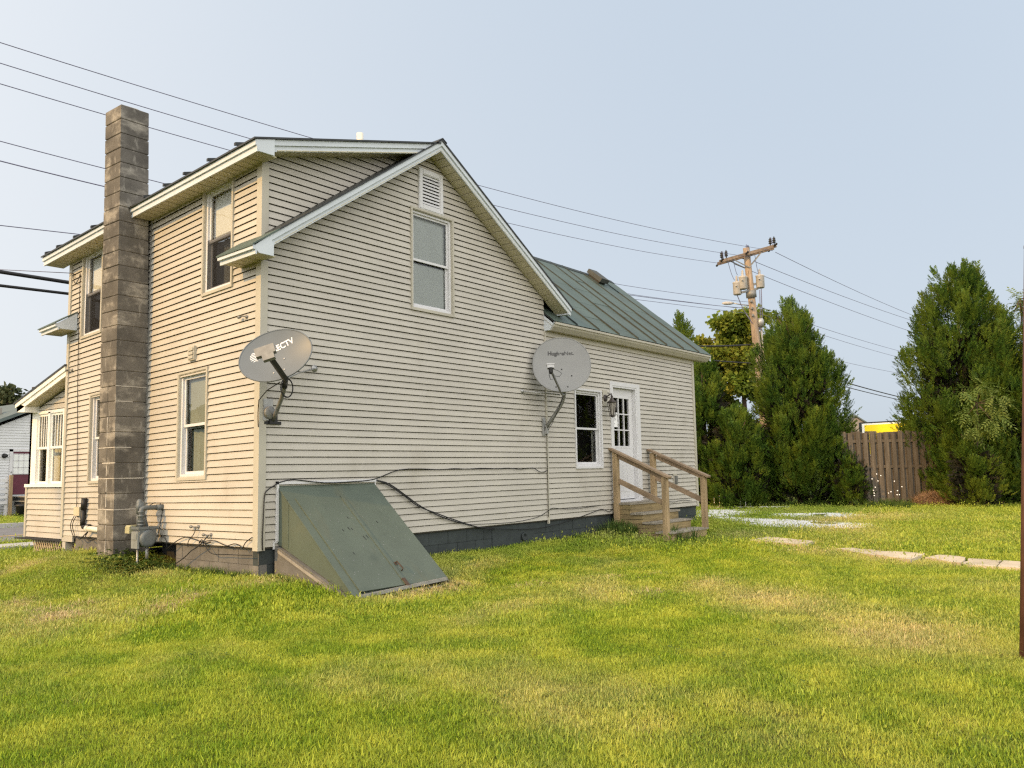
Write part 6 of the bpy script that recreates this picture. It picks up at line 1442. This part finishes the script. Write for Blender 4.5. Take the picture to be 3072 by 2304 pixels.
# weeds and tall grass clumps
def blade_tuft(n, hmin, hmax, w, spread, seed, bend=.5):
    r = np.random.default_rng(seed); vs = []; fs = []
    for i in range(n):
        a = r.uniform(0, 6.283); b = V(r.normal(0, spread), r.normal(0, spread), 0); h = r.uniform(hmin, hmax); d = V(math.cos(a), math.sin(a), 0); sd = V(-d[1], d[0], 0) * w * r.uniform(.7, 1.3) / 2
        k = bend * r.uniform(.2, 1.2); o_ = len(vs)
        p1 = b + V(0, 0, h * .5) + d * h * k * .25; p2 = b + V(0, 0, h * (1 - .25 * k)) + d * h * k
        vs += [b - sd, b + sd, p1 + sd * .8, p1 - sd * .8, p2 + sd * .1, p2 - sd * .1]; fs += [(o_, o_ + 1, o_ + 2, o_ + 3), (o_ + 3, o_ + 2, o_ + 4, o_ + 5)]
    return np.array(vs), np.array(fs)
def weed_patch(spots, label, name, m, seed, templ, size, cat='weeds', kind=None):
    rg = np.random.default_rng(seed); P = np.array([(x, y, float(gz(x, y))) for x, y in spots]); n = len(P); a = rg.uniform(0, 6.283, n)
    vs, fs = scatter(templ, P, np.stack([np.cos(a), np.sin(a), np.zeros(n)], 1), np.tile((0., 0., 1.), (n, 1)), size * rg.uniform(.6, 1.25, n), rg)
    c = P.mean(0); link_mesh(np_mesh(name, vs - c, fs, m), name, loc=tuple(c), label=label, cat=cat, kind=kind)
TUF = [blade_tuft(14, .6, 1.0, .05, .10, s, .7) for s in range(4)]
BRO = []
for s in range(4):
    r_ = np.random.default_rng(90 + s); vs = []; fs = []
    for k in range(12):
        a = r_.uniform(0, 6.283); el = r_.uniform(.2, 1.2); d = V(math.cos(a) * math.cos(el), math.sin(a) * math.cos(el), math.sin(el)); b = d * r_.uniform(.1, .6); dd = nrm(V(d[0], d[1], d[2] * .3)); sd = nrm(np.cross(dd, (0, 0, 1))); L = r_.uniform(.3, .5); w = L * .24; o_ = len(vs); dr_ = V(0, 0, -.10)
        vs += [b, b + dd * L * .45 + sd * w, b + dd * L + dr_, b + dd * L * .45 - sd * w]; fs.append((o_, o_ + 1, o_ + 2, o_ + 3))
    BRO.append((np.array(vs), np.array(fs)))
rg = np.random.default_rng(60)
weed_patch([(-.12 - .5 * rg.random(), 1.80 + .78 * rg.random()) for _ in range(60)], 'leafy weeds growing under the gas meter', 'weeds', M_weed, 61, BRO, .21)
weed_patch([(6.9 + .75 * rg.random() ** .6, -.10 - .5 * rg.random()) for _ in range(46)] + [(7.75 + .6 * rg.random(), -.95 - .4 * rg.random()) for _ in range(12)], 'tall grass clump at the foot of the wooden steps', 'tall_grass', M_weed, 62, TUF, .27)
weed_patch([(2.2 + 4.5 * rg.random(), -.05 - .16 * rg.random()) for _ in range(46)], 'untrimmed grass fringe along the painted foundation', 'grass_fringe', M_weed, 63, TUF, .095, kind='stuff')
weed_patch([(-.04 - .2 * rg.random(), .05 + 1.7 * rg.random()) for _ in range(60)], 'untrimmed grass fringe along the bare block foundation', 'grass_fringe', M_weed, 64, TUF, .11, kind='stuff')
weed_patch([(.35 + 1.5 * rg.random(), -1.46 - .12 * rg.random()) for _ in range(26)] + [(.12 - .15 * rg.random(), -.1 - 1.0 * rg.random()) for _ in range(34)], 'untrimmed grass fringe round the bulkhead curb', 'grass_fringe', M_weed, 65, TUF, .075, kind='stuff')
weed_patch([(20.3 + 1.2 * rg.random(), -.6 - 1.6 * rg.random()) for _ in range(70)], 'pale weeds at the foot of the board fence', 'weeds', M_weed, 66, TUF, .32)
weed_patch([(p[0], p[1]) for p in [(19.3 + 4.2 * t + .3 * rg.random(), 3.2 - 7.4 * t + .3 * rg.random()) for t in rg.random(220)]], 'ragged grass fringe under the hedge row', 'grass_fringe', M_weed, 67, TUF, .25, kind='stuff')
weed_patch([(7.35 + .3 * rg.random(), 24.3 + .4 * rg.random()) for _ in range(14)], 'small green plant in the planter across the road', 'potted_plant', M_weed, 68, BRO, .5, 'plant')
rg = np.random.default_rng(72); sp_ = []
while len(sp_) < 420:
    x, y = rg.uniform(-5, 9), rg.uniform(-9, 2.5)
    if y > -.15 and x > -.15 or (0 < x < 2 and y > -1.6): continue
    if vnoise(np.array(x), np.array(y), 2.5, 18) > .05: sp_.append((x, y))
weed_patch(sp_, 'small broadleaf weeds dotted through the mown lawn', 'lawn_weeds', M_weed, 73, BRO, .062, kind='stuff')
sp_ = []
for (cx, cy, n) in ((-1.95, .55, 40), (-1.75, .95, 26), (-1.35, -.28, 22), (-1.0, -.15, 12), (-1.9, 2.0, 18), (2.3, -2.2, 10), (3.2, -2.6, 9), (4.1, -2.9, 9), (2.6, -3.6, 12), (1.0, -1.6, 14), (1.5, -1.5, 12)):
    sp_ += [(cx + rg.normal(0, .16), cy + rg.normal(0, .10)) for _ in range(n)]
weed_patch(sp_, 'dry straw coloured grass clippings lying on the lawn', 'grass_clippings', M_straw, 74, [blade_tuft(16, .5, 1.0, .05, .45, s_, 3.0) for s_ in range(4)], .085, 'clippings', 'stuff')
# fleabane flowers
mb = MB(); rg = np.random.default_rng(70)
for i in range(15):
    x, y = 20.2 + .8 * rg.random(), -1.2 - .9 * rg.random(); z = -.2 + .75 * rg.random(); mb.lathe((x, y, z), (-.7, -.5, .5), [(0, .004), (.004, .020), (.008, .017)], 7)
fl = mb.build('daisy_flowers', M_petal, label='small white wildflowers in front of the board fence', cat='flowers')
# dry brush pile
vs, fs = [], []; rg = np.random.default_rng(71); n = 2600; th = rg.uniform(0, 6.283, n); el = np.arccos(rg.uniform(0, 1, n)); rr = rg.uniform(.75, 1.0, n)
P = np.stack([np.sin(el) * np.cos(th) * .42 * rr, np.sin(el) * np.sin(th) * .62 * rr, np.cos(el) * .42 * rr], 1) + (22.4, -2.42, -.5)
a = rg.uniform(0, 6.283, n); vs, fs = scatter([blade_tuft(3, .6, 1.0, .06, .08, s, 1.4) for s in range(3)], P, np.stack([np.cos(a), np.sin(a), rg.normal(0, .6, n)], 1), rg.normal(0, 1, (n, 3)) + (0, 0, .6), .16 * rg.uniform(.6, 1.3, n), rg)
link_mesh(np_mesh('brush_pile', vs - np.array((22.4, -2.42, -.5)), fs, M_hay), 'brush_pile', loc=(22.4, -2.42, -.5), label='heap of dry brown brush at the foot of the tallest cedar', cat='brush pile')

# ------------------------------------------------------------------ lawn grass (one countless mass)
def grass_field(name, xs, ys, tufts, dens, tall, label, seed, lim):
    X, Y = np.meshgrid(xs, ys); me, gx, gy = grid_mesh(name, xs, ys, M_grass)
    dx, dy = gx - CAM_P.x, gy - CAM_P.y; dep = dx * CAM_F.x + dy * CAM_F.y; lat = dx * CAM_R.x + dy * CAM_R.y
    d = np.hypot(dx, dy); vis = (dep > 1.2) & (np.abs(lat) < dep * .66 + 1.6)
    de = np.where(vis & (d >= lim[0]) & (d < lim[1]), 1.0, 0.0)
    hs = (gx > -.02) & (gx < X_E + .05) & (gy > -.02) & (gy < 6.7); de[hs] = 0
    de[(gx > .18) & (gx < 1.8) & (gy > -1.42) & (gy < .1)] = 0
    de[(gx > 7.6) & (gx < 9.2) & (gy > -1.28) & (gy < .1)] = 0
    de[(gx > -.47) & (gx < .1) & (gy > 2.5) & (gy < 2.97)] = 0
    for q in SLABS:
        qc = np.mean(q, 0); de[in_poly(gx, gy, [tuple(qc + (np.array(p) - qc) * 1.22) for p in q])] = 0
    for q in GRAVEL:
        qc = np.mean(q, 0); qq = [tuple(qc + (np.array(p) - qc) * 1.6) for p in q]; de[in_poly(gx, gy, qq)] *= .08
    de[(gy > 9.7) & (gy < 10.75)] = 0; de[(gy > 11.4) & (gy < 17.4)] = 0
    dry = dryness(gx, gy); de *= 1 - .35 * np.clip(dry - .6, 0, 1)
    ta = np.ones_like(gx); dh = np.hypot(np.maximum(np.maximum(-gx, gx - X_E), 0), np.maximum(-gy, 0))
    bank = blob(gx, gy, -.5, -1.0, 1.0, .55, .2) + blob(gx, gy, -1.5, -.4, .9, .35, .4) + blob(gx, gy, .5, -1.9, .7, .3, 0)
    ta = 1 + .45 * bank + .25 * vnoise(gx, gy, 3, 12) + .32 * vnoise(gx, gy, 14, 13) + .30 * vnoise(gx, gy, 32, 14)
    # mown stripes and worn hollows
    ta *= 1 - .35 * np.clip(dry - .7, 0, .5)
    set_attr(me, 'dens', de * dens); set_attr(me, 'tall', ta * tall); set_attr(me, 'dry', dry)
    o_ = link_mesh(me, name, label=label, cat='grass', kind='stuff')
    g_ = bpy.data.node_groups.new(name, 'GeometryNodeTree'); g_.interface.new_socket('Geometry', in_out='INPUT', socket_type='NodeSocketGeometry'); g_.interface.new_socket('Geometry', in_out='OUTPUT', socket_type='NodeSocketGeometry')
    N = g_.nodes; L = g_.links; gi = N.new('NodeGroupInput'); go = N.new('NodeGroupOutput')
    dp = N.new('GeometryNodeDistributePointsOnFaces'); dp.inputs['Seed'].default_value = seed
    na = N.new('GeometryNodeInputNamedAttribute'); na.data_type = 'FLOAT'; na.inputs['Name'].default_value = 'dens'
    L.new(gi.outputs[0], dp.inputs['Mesh']); L.new(na.outputs['Attribute'], dp.inputs['Density'])
    jn = N.new('GeometryNodeJoinGeometry')
    for t_ in tufts:
        oi = N.new('GeometryNodeObjectInfo'); oi.inputs['Object'].default_value = t_; oi.inputs['As Instance'].default_value = True; L.new(oi.outputs['Geometry'], jn.inputs[0])
    ip = N.new('GeometryNodeInstanceOnPoints'); ip.inputs['Pick Instance'].default_value = True
    L.new(dp.outputs['Points'], ip.inputs['Points']); L.new(jn.outputs[0], ip.inputs['Instance'])
    rv_ = N.new('FunctionNodeRandomValue'); rv_.data_type = 'FLOAT_VECTOR'; rv_.inputs[0].default_value = (-.3, -.3, 0); rv_.inputs[1].default_value = (.3, .3, 6.283); L.new(rv_.outputs[0], ip.inputs['Rotation'])
    ri = N.new('FunctionNodeRandomValue'); ri.data_type = 'INT'; ri.inputs[4].default_value = 0; ri.inputs[5].default_value = len(tufts) - 1; L.new(ri.outputs[2], ip.inputs['Instance Index'])
    nt2 = N.new('GeometryNodeInputNamedAttribute'); nt2.data_type = 'FLOAT'; nt2.inputs['Name'].default_value = 'tall'
    rs_ = N.new('FunctionNodeRandomValue'); rs_.data_type = 'FLOAT'; rs_.inputs[2].default_value = .65; rs_.inputs[3].default_value = 1.25
    ml = N.new('ShaderNodeMath'); ml.operation = 'MULTIPLY'; L.new(nt2.outputs['Attribute'], ml.inputs[0]); L.new(rs_.outputs[1], ml.inputs[1]); L.new(ml.outputs[0], ip.inputs['Scale'])
    L.new(ip.outputs[0], go.inputs[0])
    md = o_.modifiers.new('grass', 'NODES'); md.node_group = g_; return o_
def tuft_obs(n, hmin, hmax, w, spread, cnt, seed):
    out = []
    for k in range(n):
        vs, fs = blade_tuft(cnt, hmin, hmax, w, spread, seed + k, .75); out.append(bpy.data.objects.new('grass_tuft', np_mesh('grass_tuft', vs, fs, M_grass)))
    return out
near = tuft_obs(6, .012, .034, .0042, .050, 30, 200); midt = tuft_obs(5, .014, .036, .0068, .08, 30, 300); fart = tuft_obs(4, .018, .046, .014, .15, 28, 400)
grass_field('lawn_grass', np.arange(-6, 4.0, .08), np.arange(-9.2, 4.5, .08), near, 780, 1.0, 'mown yellow green lawn close by with dry straw patches', 1, (2.2, 8.0))
grass_field('lawn_grass', np.arange(-6, 12.5, .1), np.arange(-10, 9.7, .1), midt, 420, 1.0, 'mown lawn around the house and bulkhead', 2, (7.7, 14.0))
grass_field('lawn_grass', np.arange(-4, 27, .2), np.arange(-13, 12, .2), fart, 120, 1.0, 'far lawn running up to the hedge', 3, (13.6, 34.0))
grass_field('verge_grass', np.arange(-2, 14, .25), np.arange(10.7, 26, .25), fart, 60, 1.2, 'green verge and lawn along the road', 4, (10.0, 45.0))
